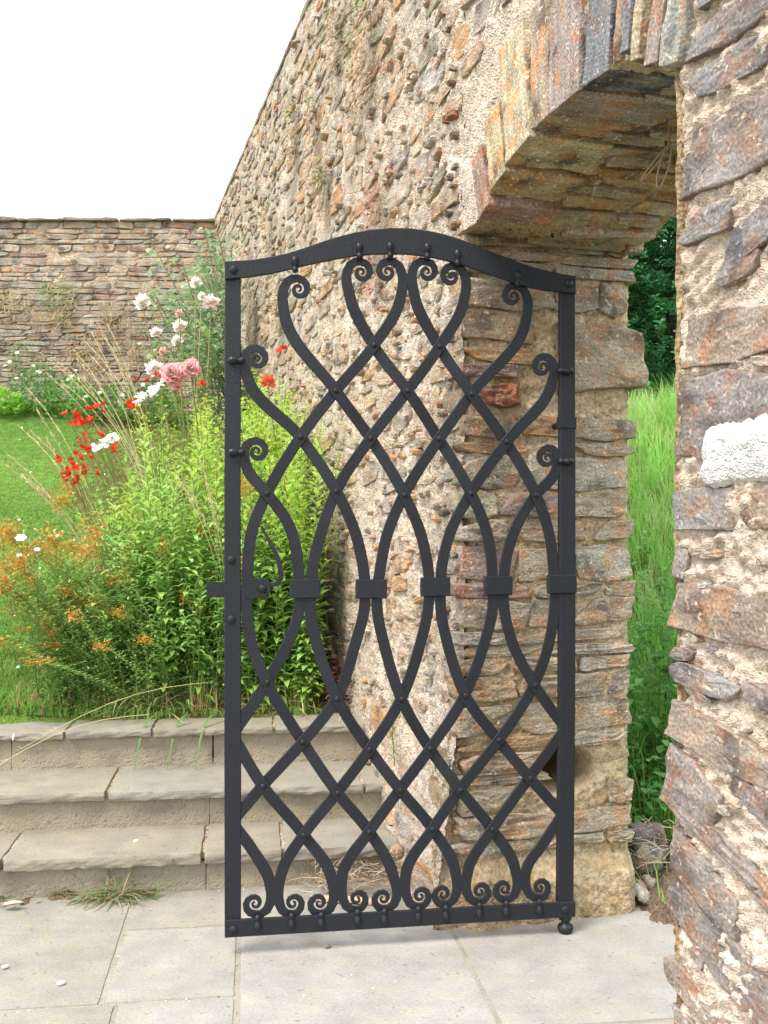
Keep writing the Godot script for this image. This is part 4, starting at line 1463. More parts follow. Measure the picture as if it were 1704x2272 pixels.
func sprig(o: MB, a: Vector3, b: Vector3, r0: float, col: Color, sag := 0.1) -> void:
	var pts := PackedVector3Array()
	for i in 7:
		var f := i / 6.0
		pts.append(a.lerp(b, f) + Vector3(0, sag * sin(PI * f), 0))
	o.tube(pts, r0, r0 * 0.5, 4, col)

func build_flowers() -> void:
	# slopes here are read from where the plants stand: x to the right, y up, for one metre of depth
	# pale roses on long stems
	var base := on_lawn(-1.12, 6.3)
	var rose := thing("rose_bush", "tall leggy rose bush with pale pink and cream roses in front of the end wall", "shrub", base)
	var wood := MB.new()
	var lv := MB.new()
	var pale := [ball_flower(0.042, Color(0.94, 0.78, 0.76), Color(0.95, 0.88, 0.82), 34), ball_flower(0.04, Color(0.94, 0.88, 0.84), Color(0.95, 0.91, 0.8), 34), ball_flower(0.034, Color(0.86, 0.5, 0.46), Color(0.9, 0.62, 0.52), 30)]
	var heads := [[-0.234, 0.2175, 1, 1.25], [-0.182, 0.236, 1, 0.95], [-0.167, 0.217, 0, 1.2], [-0.197, 0.1945, 0, 1.0], [-0.22, 0.188, 0, 0.85], [-0.222, 0.154, 0, 1.15], [-0.198, 0.207, 2, 0.7], [-0.214, 0.17, 2, 0.7], [-0.2, 0.18, 1, 0.9], [-0.176, 0.223, 1, 0.7]]
	for q in heads:
		var p := air(q[0], q[1], 5.9 + rr(-0.2, 0.2)) - base
		var root := Vector3(rr(-0.15, 0.15), 0, rr(-0.1, 0.1))
		sprig(wood, root, p, 0.006, Color(0.32, 0.3, 0.14), 0.03)
		for i in 26:
			var f := rr(0.25, 0.97)
			var at := root.lerp(p, f) + Vector3(rr(-0.05, 0.05), rr(-0.03, 0.03), rr(-0.05, 0.05))
			lv.leaf(at, Vector3(rr(-1, 1), rr(-0.3, 0.6), rr(-1, 1)), Vector3.UP, rr(0.03, 0.055), rr(0.02, 0.035), 0.4, Color(0.15, 0.3, 0.06).lerp(Color(0.36, 0.5, 0.13), rng.randf()), 0.15, 3)
		part("rose", pale[q[2]], rose, Transform3D(Basis(Vector3.RIGHT, rr(0.3, 0.9)).scaled(Vector3.ONE * q[3]), p))
	part("stems", wood.mesh(mat.dry), rose)
	part("leaves", lv.mesh(mat.leaf), rose).set_meta("kind", "stuff")
	# climbing rose against the wall's far end
	base = on_lawn(-1.15, 8.0)
	var cl := thing("climbing_rose", "blue-green climbing rose foliage against the far end of the tall wall", "climber", base)
	wood = MB.new()
	lv = MB.new()
	for i in 24:
		var p := air(rr(-0.225, -0.15), rr(0.16, 0.292), rr(7.0, 7.8)) - base
		var root := Vector3(rr(-0.1, 0.25), 0, rr(-0.1, 0.3))
		sprig(wood, root, p, 0.008, Color(0.3, 0.26, 0.14), 0.12)
		for k in 120:
			var f := pow(rr(0.08, 1.0), 0.6)
			var at := root.lerp(p, f) + Vector3(0, 0.12 * sin(PI * f), 0) + Vector3(rr(-0.1, 0.1), rr(-0.09, 0.09), rr(-0.1, 0.1))
			lv.leaf(at, Vector3(rr(-1, 1), rr(-0.5, 0.4), rr(-1, 1)), Vector3.UP, rr(0.035, 0.065), rr(0.026, 0.042), 0.4, Color(0.2, 0.36, 0.18).lerp(Color(0.42, 0.56, 0.3), rng.randf()), 0.12, 3)
	part("stems", wood.mesh(mat.dry), cl)
	part("leaves", lv.mesh(mat.leaf), cl).set_meta("kind", "stuff")
	# pink dahlia with two large blooms
	base = on_lawn(-0.86, 5.5)
	var da := thing("pink_dahlia", "dahlia with two large salmon pink blooms side by side", "flower", base)
	wood = MB.new()
	var bl := ball_flower(0.06, Color(0.95, 0.5, 0.5), Color(0.95, 0.68, 0.66), 70)
	for q in [[-0.2045, 0.148, 1.0, 0.9], [-0.187, 0.153, 0.85, 1.2], [-0.2, 0.136, 0.5, 0.6]]:
		var p := air(q[0], q[1], 5.1) - base
		sprig(wood, Vector3(rr(-0.04, 0.04), 0, 0), p, 0.005, Color(0.26, 0.32, 0.1), 0.0)
		part("bloom", bl, da, Transform3D(Basis(Vector3.RIGHT, q[3]).scaled(Vector3.ONE * q[2]), p))
	part("stems", wood.mesh(mat.leaf), da)
	# one coral bloom behind the gate
	base = on_lawn(-0.45, 5.6)
	var co := thing("coral_dahlia", "single coral red dahlia seen through the gate below its upper left scroll", "flower", base)
	wood = MB.new()
	var cp := air(-0.1125, 0.1405, 5.0) - base
	sprig(wood, Vector3.ZERO, cp, 0.004, Color(0.26, 0.32, 0.1), 0.0)
	part("stems", wood.mesh(mat.leaf), co)
	part("bloom", ball_flower(0.04, Color(0.8, 0.11, 0.05), Color(0.86, 0.25, 0.12), 28), co, Transform3D(Basis(Vector3.RIGHT, 0.5), cp))
	# crocosmia: scarlet sprays on arching stems
	var fl := star_flower(6, 0.027, 0.62, Color(0.8, 0.05, 0.02), Color(0.8, 0.2, 0.03), 0.9)
	var sprays := [
		["scarlet crocosmia sprays in front of the dry grass, above the lower ones", on_lawn(-1.3, 6.0), 5.6, [[-0.308, 0.108], [-0.297, 0.111], [-0.284, 0.113], [-0.296, 0.106], [-0.2945, 0.102], [-0.284, 0.1035], [-0.288, 0.1], [-0.271, 0.118], [-0.298, 0.099], [-0.277, 0.1155], [-0.291, 0.0985], [-0.302, 0.0985], [-0.244, 0.117], [-0.242, 0.114], [-0.292, 0.076], [-0.289, 0.083]]],
		["scarlet crocosmia sprays just above the orange seed heads", on_lawn(-1.36, 5.5), 5.2, [[-0.317, 0.067], [-0.313, 0.062], [-0.302, 0.064], [-0.295, 0.067], [-0.298, 0.056], [-0.303, 0.05], [-0.295, 0.044], [-0.288, 0.051], [-0.283, 0.066], [-0.299, 0.042], [-0.31, 0.047], [-0.291, 0.057], [-0.279, 0.052], [-0.307, 0.055], [-0.302, 0.06], [-0.297, 0.048]]],
		["scarlet crocosmia florets low between the yarrow and the goldenrod", on_lawn(-1.2, 5.7), 5.3, [[-0.286, 0.0735], [-0.271, 0.082], [-0.265, 0.0805], [-0.26, 0.0775], [-0.276, 0.0895], [-0.262, 0.0745], [-0.2905, 0.0885]]],
		["few scarlet flowers around the pink dahlia", on_lawn(-1.0, 5.9), 5.4, [[-0.239, 0.143], [-0.228, 0.141], [-0.178, 0.139], [-0.173, 0.1365], [-0.221, 0.147], [-0.245, 0.1205], [-0.2395, 0.1185], [-0.097, 0.1715], [-0.1, 0.169]]]]
	for q in sprays:
		base = q[1]
		var cr := thing("crocosmia", q[0], "flower", base, "crocosmia in the flower bed")
		wood = MB.new()
		lv = MB.new()
		for h in q[3]:
			var p := air(h[0], h[1], q[2] + rr(-0.12, 0.12)) - base
			sprig(wood, Vector3(rr(-0.08, 0.08), 0, rr(-0.08, 0.08)), p, 0.0028, Color(0.3, 0.2, 0.08), 0.06)
			part("floret", fl, cr, Transform3D(Basis(Vector3(rr(-1, 1), 0.2, rr(-1, 1)).normalized(), rr(0.3, 1.3)).scaled(Vector3.ONE * rr(0.9, 1.35)), p))
			if rng.randf() < 0.6:
				part("floret", fl, cr, Transform3D(Basis(Vector3(rr(-1, 1), 0.2, rr(-1, 1)).normalized(), rr(0.3, 1.3)).scaled(Vector3.ONE * rr(0.7, 1.1)), p + Vector3(rr(-0.03, 0.03), rr(-0.03, 0.03), 0)))
		for i in 14:
			var a := rr(0, TAU)
			lv.leaf(Vector3(rr(-0.1, 0.1), 0, rr(-0.1, 0.1)), Vector3(cos(a) * 0.35, 1, sin(a) * 0.35), Vector3(cos(a), 0.2, sin(a)), rr(0.4, 0.62), 0.022, 0.2, Color(0.2, 0.42, 0.06).lerp(Color(0.32, 0.56, 0.1), rng.randf()), 0.2, 5)
		part("stems", wood.mesh(mat.dry), cr)
		part("leaves", lv.mesh(mat.leaf), cr).set_meta("kind", "stuff")
	# white flower clusters
	var wf := star_flower(6, 0.013, 0.6, Color(0.9, 0.9, 0.87), Color(0.86, 0.84, 0.7), 0.2)
	for q in [["slanting white flower cluster just below the pink dahlia", [-0.243, 0.121], [-0.212, 0.139], 5.3, 46], ["slanting white flower cluster beside the scarlet sprays, nearer the gate than they are", [-0.28, 0.0765], [-0.255, 0.0905], 5.1, 42]]:
		base = on_lawn(q[1][0] * q[3] + 0.12, q[3] + 0.3)
		var wh := thing("white_flower_cluster", q[0], "flower", base, "white flower clusters")
		wood = MB.new()
		for i in q[4]:
			var f := rng.randf()
			var p := air(lerpf(q[1][0], q[2][0], f) + rr(-0.003, 0.003), lerpf(q[1][1], q[2][1], f) + rr(-0.0035, 0.0035), q[3] + rr(-0.03, 0.03)) - base
			if i % 6 == 0:
				sprig(wood, Vector3.ZERO, p, 0.003, Color(0.25, 0.33, 0.1), 0.0)
			part("flower", wf, wh, Transform3D(Basis(Vector3(1, rr(-0.4, 0.4), rr(-0.6, 0.6)).normalized(), rr(0.3, 1.4)).scaled(Vector3.ONE * rr(0.8, 1.3)), p))
		part("stems", wood.mesh(mat.leaf), wh)
	# bindweed: two white trumpets at the left edge of the orange bush
	base = on_lawn(-1.62, 4.86)
	var bw := thing("white_trumpet_flowers", "few white trumpet flowers at the left edge of the orange bush", "flower", base)
	var tr := star_flower(6, 0.03, 0.95, Color(0.92, 0.92, 0.92), Color(0.85, 0.87, 0.8), 0.7)
	wood = MB.new()
	for q in [[-0.3505, -0.0125, 1.15], [-0.335, -0.0225, 0.6], [-0.352, -0.028, 0.55]]:
		var p := air(q[0], q[1], 4.55) - base
		sprig(wood, Vector3.ZERO, p, 0.002, Color(0.2, 0.3, 0.08), 0.0)
		part("flower", tr, bw, Transform3D(Basis(Vector3(1, 0.3, 0).normalized(), 0.7).scaled(Vector3.ONE * q[2]), p))
	part("stems", wood.mesh(mat.leaf), bw)
	# dry grasses: tan stalks fanning to the left with soft seed heads
	var fans := [["fan of tall dry grass stalks rising to the left before the end wall", on_lawn(-1.22, 6.1), 5.8, [[-0.275, 0.195], [-0.282, 0.187], [-0.29, 0.181], [-0.3, 0.172], [-0.268, 0.197], [-0.272, 0.186], [-0.285, 0.168], [-0.296, 0.162], [-0.305, 0.158], [-0.318, 0.163], [-0.33, 0.167], [-0.325, 0.148], [-0.31, 0.14], [-0.262, 0.178], [-0.26, 0.166], [-0.279, 0.155], [-0.29, 0.145]]],
		["few thin pale grass stalks bending left over the lawn", on_lawn(-1.4, 5.6), 5.3, [[-0.345, 0.135], [-0.335, 0.112], [-0.353, 0.098], [-0.34, 0.092], [-0.325, 0.084], [-0.36, 0.068], [-0.35, 0.05], [-0.342, 0.042], [-0.33, 0.036], [-0.366, 0.061]]],
		["few pale grass heads arching in front of the goldenrod", on_lawn(-0.8, 5.1), 4.75, [[-0.186, 0.032], [-0.176, 0.064], [-0.2, 0.05], [-0.168, 0.03]]]]
	for q in fans:
		base = q[1]
		var dg := thing("dry_grass", q[0], "grass", base, "dry grasses in the flower bed")
		for h in q[3]:
			var p := air(h[0], h[1], q[2] + rr(-0.2, 0.2)) - base
			var o := MB.new()
			var pts := PackedVector3Array()
			var root := Vector3(rr(-0.12, 0.12), -0.02, rr(-0.1, 0.1))
			for i in 9:
				var f := i / 8.0
				pts.append(Vector3(lerpf(root.x, p.x, f * lerpf(f, 1.0, 0.45)), lerpf(root.y, p.y, lerpf(f, sin(f * PI * 0.5), 0.35)), lerpf(root.z, p.z, f)))
			o.tube(pts, 0.0022, 0.0014, 4, Color(0.66, 0.55, 0.32))
			for i in 44:
				var f := rr(0.74, 1.0)
				var d := (pts[8] - pts[7]).normalized() + Vector3(rr(-0.5, 0.5), rr(-0.5, 0.5), rr(-0.5, 0.5))
				o.leaf(at_frac(pts, f), d, Vector3(rr(-1, 1), 1, 0), rr(0.018, 0.034), 0.007, 0.1, Color(0.72, 0.6, 0.36).lerp(Color(0.84, 0.74, 0.52), rng.randf()), 0.1, 2)
			part("stalk", o.mesh(mat.dry), dg)
	# green filler: leafy stems between the flowers
	base = on_lawn(-1.0, 5.9)
	var fi := thing("leafy_perennials", "mixed green leafy stems filling the bed between the flowers and the orange bush", "plant", base)
	lv = MB.new()
	for i in 170:
		var root := Vector3(rr(-0.5, 0.4), 0, rr(-0.5, 0.85))
		var wp := base + root
		wp.y = garden_y(wp)
		root = wp - base
		var h := rr(0.45, 0.85)
		var lean := Vector3(rr(-0.15, 0.15), 0, rr(-0.15, 0.15))
		for k in 30:
			var f := rr(0.1, 1.0)
			var a := rr(0, TAU)
			lv.leaf(root + Vector3.UP * h * f + lean * f, Vector3(cos(a), rr(0.2, 1.2), sin(a)), Vector3.UP, rr(0.06, 0.12), rr(0.014, 0.024), 0.5, Color(0.26, 0.48, 0.09).lerp(Color(0.48, 0.7, 0.16), f * rng.randf()), 0.25, 3)
	part("leaves", lv.mesh(mat.leaf), fi).set_meta("kind", "stuff")
	base = on_lawn(-0.92, 5.2)
	var f2 := thing("leafy_perennials", "soft mid-green leafy mass between the orange bush and the goldenrod", "plant", base)
	lv = MB.new()
	for i in 210:
		var root := Vector3(rr(-0.42, 0.4), 0, rr(-0.3, 0.3))
		var wp := base + root
		if wp.dot(AWAY) < 4.93:
			continue
		wp.y = garden_y(wp)
		root = wp - base
		var h := rr(0.3, 0.95)
		var lean := Vector3(rr(-0.2, 0.2), 0, rr(-0.1, 0.25))
		for k in 34:
			var f := rr(0.04, 1.0)
			var a := rr(0, TAU)
			lv.leaf(root + Vector3.UP * h * f + lean * f, Vector3(cos(a), rr(0.0, 1.0), sin(a)), Vector3.UP, rr(0.05, 0.1), rr(0.016, 0.028), 0.6, Color(0.26, 0.48, 0.12).lerp(Color(0.44, 0.66, 0.2), f * rng.randf()), 0.25, 3)
	part("leaves", lv.mesh(mat.leaf), f2).set_meta("kind", "stuff")
	# far border under the end wall: leafy mounds dotted with white daisies
	var daisy := star_flower(8, 0.024, 0.4, Color(0.9, 0.9, 0.88), Color(0.8, 0.6, 0.1), 0.15)
	for q in [["broad yellow-green leafy plant at the foot of the end wall, leftmost", -3.46, 9.3, 0.26, Color(0.2, 0.36, 0.06)], ["grey-green bushy plant under the end wall", -3.2, 9.5, 0.5, Color(0.12, 0.22, 0.08)], ["low green mound with white daisies under the end wall", -2.85, 9.4, 0.4, Color(0.12, 0.26, 0.06)], ["dark green mound beside the daisies, nearest the dry grass", -2.45, 9.45, 0.36, Color(0.1, 0.22, 0.05)], ["leafy mound under the end wall, mostly hidden behind the dry grass", -2.05, 9.4, 0.4, Color(0.1, 0.2, 0.05)]]:
		base = on_lawn(q[1], q[2])
		var bo := thing("border_plant", q[0], "plant", base, "border plants under the end wall")
		lv = MB.new()
		for i in 620:
			var d := Vector3(rr(-1, 1), rr(0, 1), rr(-1, 1)).normalized() * pow(rng.randf(), 0.4)
			var big := 1.3 if q[1] < -3.4 else 1.0
			lv.leaf(Vector3(d.x * 0.3, d.y * q[3], d.z * 0.25), d + Vector3(rr(-0.6, 0.6), rr(0, 0.8), rr(-0.6, 0.6)), Vector3.UP, rr(0.05, 0.09) * big, rr(0.018, 0.035) * big, 0.5, (q[4] as Color) * rr(1.0, 2.0), 0.2, 3)
		part("leaves", lv.mesh(mat.leaf), bo).set_meta("kind", "stuff")
		if q[1] > -3.4:
			for i in (6 if q[1] < -2.7 else 2):
				part("flower", daisy, bo, Transform3D(Basis(Vector3.RIGHT, rr(0.5, 1.1)), Vector3(rr(-0.3, 0.3), rr(0.55, 1.1) * q[3], rr(0.05, 0.28))))
	# daisies in the lawn
	var dl := star_flower(8, 0.012, 0.5, Color(0.9, 0.9, 0.88), Color(0.8, 0.6, 0.1), 0.2)
	var dp := []
	var dc := []
	for i in 26:
		var depth := rr(5.0, 8.8)
		var p := on_lawn(rr(-0.38, -0.24) * depth, depth)
		dp.append(Transform3D(Basis(Vector3.RIGHT, rr(0.2, 0.7)).scaled(Vector3.ONE * rr(0.7, 1.3)), p + Vector3.UP * 0.055))
		dc.append(Color.WHITE)
	scatter("lawn_daisies", dl, dp, dc, self)

func build_wall_plants() -> void:
	# red-tinged low plant at the wall's foot
	var base := on_lawn(-0.22, 4.98)
	var rp := thing("red_leaved_plant", "low plant with dark red leaves at the foot of the wall behind the gate", "plant", base)
	var lv := MB.new()
	for i in 170:
		var a := rr(0, TAU)
		var r := rr(0.02, 0.17)
		var c := Color(0.2, 0.03, 0.03).lerp(Color(0.13, 0.15, 0.04), rng.randf() * 0.7)
		if rng.randf() < 0.15:
			c = Color(0.42, 0.06, 0.07)
		lv.leaf(Vector3(cos(a) * r, rr(0, 0.2), sin(a) * r * 0.6), Vector3(cos(a), rr(0, 0.9), sin(a)), Vector3.UP, rr(0.03, 0.07), rr(0.015, 0.03), 0.5, c, 0.2, 3)
	part("leaves", lv.mesh(mat.leaf), rp).set_meta("kind", "stuff")
	# long green grass tuft hanging over the top step
	base = paved(-0.42, 4.97, 0.47)
	var gt := thing("grass_tuft", "tuft of long green grass blades hanging over the top step", "grass", base, "grass tufts by the steps")
	for i in 60:
		var o := MB.new()
		var a := rr(0, TAU)
		o.leaf(Vector3(rr(-0.16, 0.14), -0.01, rr(-0.06, 0.05)), Vector3(cos(a) * 0.6, 1.1, sin(a) * 0.6 + 0.25), Vector3(cos(a), 0.3, sin(a)), rr(0.24, 0.5), rr(0.008, 0.014), rr(0.8, 1.6), Color(0.18, 0.38, 0.1).lerp(Color(0.42, 0.52, 0.18), rng.randf()), 0.2, 7)
		part("blade", o.mesh(mat.leaf), gt)
	for q in [[-0.24, 4.58], [-0.5, 4.6], [-0.36, 4.6]]:
		var o := MB.new()
		var p := paved(q[0], q[1], 0.48) - base
		o.leaf(p + Vector3(0.08, 0.02, -0.2), Vector3(-0.3, 0.3, 1.0), Vector3.UP, 0.42, 0.012, 1.5, Color(0.14, 0.27, 0.08), 0.2, 8)
		part("blade", o.mesh(mat.leaf), gt)
	# scruffy tuft at the foot of the lowest step
	base = paved(-0.49, 3.86, 0.0)
	var g2 := thing("grass_tuft", "scruffy green and straw grass tuft growing at the foot of the bottom step", "grass", base, "grass tufts by the steps")
	for i in 140:
		var o := MB.new()
		var a := rr(0, TAU)
		var green := rng.randf() < 0.6
		o.leaf(Vector3(rr(-0.16, 0.2) * rng.randf(), 0.0, rr(-0.04, 0.03)), Vector3(cos(a), rr(0.1, 1.0), sin(a) * 0.6 + 0.4), Vector3.UP, rr(0.08, 0.23), rr(0.004, 0.008), rr(0.3, 1.0), Color(0.13, 0.25, 0.07).lerp(Color(0.22, 0.33, 0.11), rng.randf()) if green else Color(0.42, 0.34, 0.2), 0.2, 4)
		part("blade", o.mesh(mat.leaf), g2)
	# soil that has gathered in the angle under the lowest step
	var so := MB.new()
	var nz := noise(9.0, 111)
	sheet(60, 8, func(u, v):
		var q := paved(lerpf(-1.15, -0.12, u), lerpf(3.80, 3.93, v), 0.0)
		q.y = -0.012 + 0.034 * v * (0.55 + 1.5 * nz.get_noise_3dv(q)) * sin(PI * u) + 0.008 * nz.get_noise_3dv(q * 4.0)
		return [q, Color(1, 0.95, 0.85)], so)
	tag(part("soil", so.mesh(rough_mat(mortar_tex, mortar_bump, Color(0.3, 0.26, 0.2), 1.5, 2.0)), self), "", "", "", "structure")
	# small ivy at the step's foot
	base = paved(-0.93, 3.84, 0.0)
	var iv := thing("ivy_seedling", "little dark green ivy at the foot of the bottom step, left of the grass", "plant", base)
	for i in 22:
		var o := MB.new()
		o.leaf(Vector3(rr(-0.16, 0.16), rr(0.008, 0.035), rr(-0.03, 0.03)), Vector3(rr(-1, 1), rr(0.1, 0.6), rr(0, 1)), Vector3.UP, rr(0.025, 0.04), rr(0.02, 0.032), 0.3, Color(0.06, 0.15, 0.05).lerp(Color(0.14, 0.24, 0.09), rng.randf()), 0.15, 3)
		part("leaf", o.mesh(mat.gloss), iv)
	# straw and brown litter along the bed's edge
	var st := MB.new()
	for i in 640:
		var q := paved(rr(-0.75, 0.5), rr(4.86, 5.3), 0)
		q.y = garden_y(q) + rr(0.0, 0.06)
		var a := rr(0, TAU)
		st.leaf(q, Vector3(cos(a), rr(-0.05, 0.6), sin(a)), Vector3.UP, rr(0.08, 0.28), 0.006, rr(0.0, 0.6), Color(0.34, 0.2, 0.11).lerp(Color(0.6, 0.5, 0.26), rng.randf()), 0.1, 4)
	tag(part("dead_stalks", st.mesh(mat.dry), self), "tangle of brown dead stalks along the edge of the bed", "litter", "", "stuff")
	# a few straws lying across the steps
	var sw := thing("fallen_straw", "long pale grass straws lying out over the steps at the left", "straw", paved(-0.75, 4.7, 0.5))
	for q in [[paved(-0.15, 4.95, 0.62), paved(-0.95, 4.5, 0.42)], [paved(-0.45, 4.8, 0.5), paved(-1.1, 4.3, 0.33)]]:
		var o := MB.new()
		var pts := PackedVector3Array()
		for i in 8:
			var f := i / 7.0
			pts.append((q[0] as Vector3).lerp(q[1], f) + Vector3.UP * 0.07 * sin(f * PI) - sw.position)
		o.tube(pts, 0.0022, 0.001, 4, Color(0.55, 0.5, 0.25))
		for i in 16:
			o.leaf(at_frac(pts, rr(0.8, 1.0)), Vector3(-1, rr(-0.3, 0.5), rr(-0.5, 0.9)), Vector3.UP, 0.03, 0.004, 0.2, Color(0.62, 0.55, 0.3), 0.1, 2)
		part("stalk", o.mesh(mat.dry), sw)
	# sprig growing out of the wall's foot beside the steps
	base = wall_at(4.22, 0.42, 0.06)
	var sp := thing("wall_sprig", "single upright green sprig growing against the wall beside the steps", "plant", base)
	var w := MB.new()
	w.tube(PackedVector3Array([Vector3.ZERO, Vector3(-0.01, 0.12, 0.01), Vector3(-0.005, 0.26, 0.02)]), 0.002, 0.001, 4, Color(0.2, 0.28, 0.1))
	part("stem", w.mesh(mat.leaf), sp)
	for i in 22:
		var o := MB.new()
		var f := i / 22.0
		var a := i * 2.4
		o.leaf(Vector3(-0.005, 0.02 + 0.24 * f, 0.015), Vector3(cos(a), 1.3, sin(a)), Vector3.UP, rr(0.025, 0.045), 0.009, 0.2, Color(0.2, 0.32, 0.12), 0.2, 3)
		part("leaf", o.mesh(mat.leaf), sp)
	# plants rooted high in the wall: rusty dried trails and small green tufts
	var many := [[7.3, 3.55, 0.55, 1, "rusty dried weed on the tall wall, nearest the sky edge and halfway up it"], [6.9, 3.0, 0.4, 1, "rusty dried weed low on the tall wall above the gate's left scroll"], [6.4, 3.95, 0.45, 0, "green-topped dried weed near the coping of the tall wall"], [5.85, 3.7, 0.5, 1, "rusty dried weed below the coping, right of the green-topped one"],
		[5.6, 3.3, 0.35, 0, "short green and brown weed in the middle of the tall wall"], [4.95, 3.75, 0.6, 0, "longest green-headed weed trail near the top edge of the photo"], [4.75, 3.7, 0.5, 1, "rusty weed trail beside the longest green-headed one"], [8.3, 3.6, 0.7, 1, "long rusty weed trail near the far end of the tall wall"], [8.9, 3.4, 0.6, 0, "green-brown weed trail near the far end of the tall wall"],
		[9.5, 3.3, 0.6, 1, "rusty weed trail at the very end of the tall wall"], [7.9, 3.1, 0.5, 1, "rusty weed trail low near the far end of the tall wall"], [4.62, 2.85, 0.5, 2, "dark red dried creeper on the tall wall above the gate's middle"], [5.35, 3.95, 0.35, 1, "small rusty weed tucked under the coping"]]
	var n := 0
	for q in many:
		base = wall_at(q[0], q[1], 0.02)
		var wd := thing("wall_weed", q[4], "plant", base, "weeds growing on the tall wall")
		var o := MB.new()
		for i in 460:
			var f := rng.randf()
			var at: Vector3 = ALONG * rr(-0.1, 0.1) * (1.0 - 0.4 * f) * (q[2] / 0.4) + Vector3.DOWN * f * q[2] + OUT * rr(0.0, 0.05)
			var c := Color(0.46, 0.29, 0.18).lerp(Color(0.6, 0.46, 0.3), rng.randf())
			if q[3] == 0 and f < 0.5:
				c = Color(0.2, 0.26, 0.09).lerp(Color(0.36, 0.3, 0.12), rng.randf())
			elif q[3] == 1 and f < 0.12:
				c = Color(0.2, 0.28, 0.09)
			elif q[3] == 2:
				c = Color(0.26, 0.08, 0.06).lerp(Color(0.4, 0.2, 0.12), rng.randf())
			o.leaf(at, OUT * rr(0, 0.7) + ALONG * rr(-0.8, 0.8) + Vector3.DOWN * rr(0.1, 1.2), OUT, rr(0.014, 0.042), rr(0.006, 0.012), 0.4, c, 0.1, 2)
		part("trails", o.mesh(mat.dry), wd).set_meta("kind", "stuff")
		n += 1
	for q in [[-3.12, 3.62, 0, "small green weed tuft high on the end wall"], [-2.55, 3.4, 1, "broad patch of brown dried weed on the end wall, left of the pale roses"], [-3.1, 3.45, 1, "brown weed hanging under the green tuft on the end wall"], [-2.3, 3.05, 1, "brown weed on the end wall behind the pale roses"], [-2.85, 3.1, 1, "brown weed on the end wall above the dry grass tips"], [-3.5, 3.55, 1, "brown weed at the left edge of the end wall"], [-3.45, 3.05, 0, "green weed tuft low on the end wall at the left"], [-2.75, 2.85, 1, "lowest brown weed on the end wall, above the daisies"]]:
		base = Vector3(q[0], q[1], -9.88)
		var wd := thing("wall_weed", q[3], "plant", base, "weeds growing on the end wall")
		var o := MB.new()
		for i in 130:
			o.leaf(Vector3(rr(-0.16, 0.16), rr(-0.18, 0.1), rr(0, 0.04)), Vector3(rr(-0.7, 0.7), rr(-1, 0.1), rr(0.1, 0.8)), Vector3.BACK, rr(0.04, 0.09), rr(0.006, 0.012), 0.4, Color(0.14, 0.2, 0.06) if q[2] == 0 else Color(0.26, 0.18, 0.09).lerp(Color(0.34, 0.26, 0.13), rng.randf()), 0.1, 2)
		part("leaves", o.mesh(mat.dry), wd).set_meta("kind", "stuff")

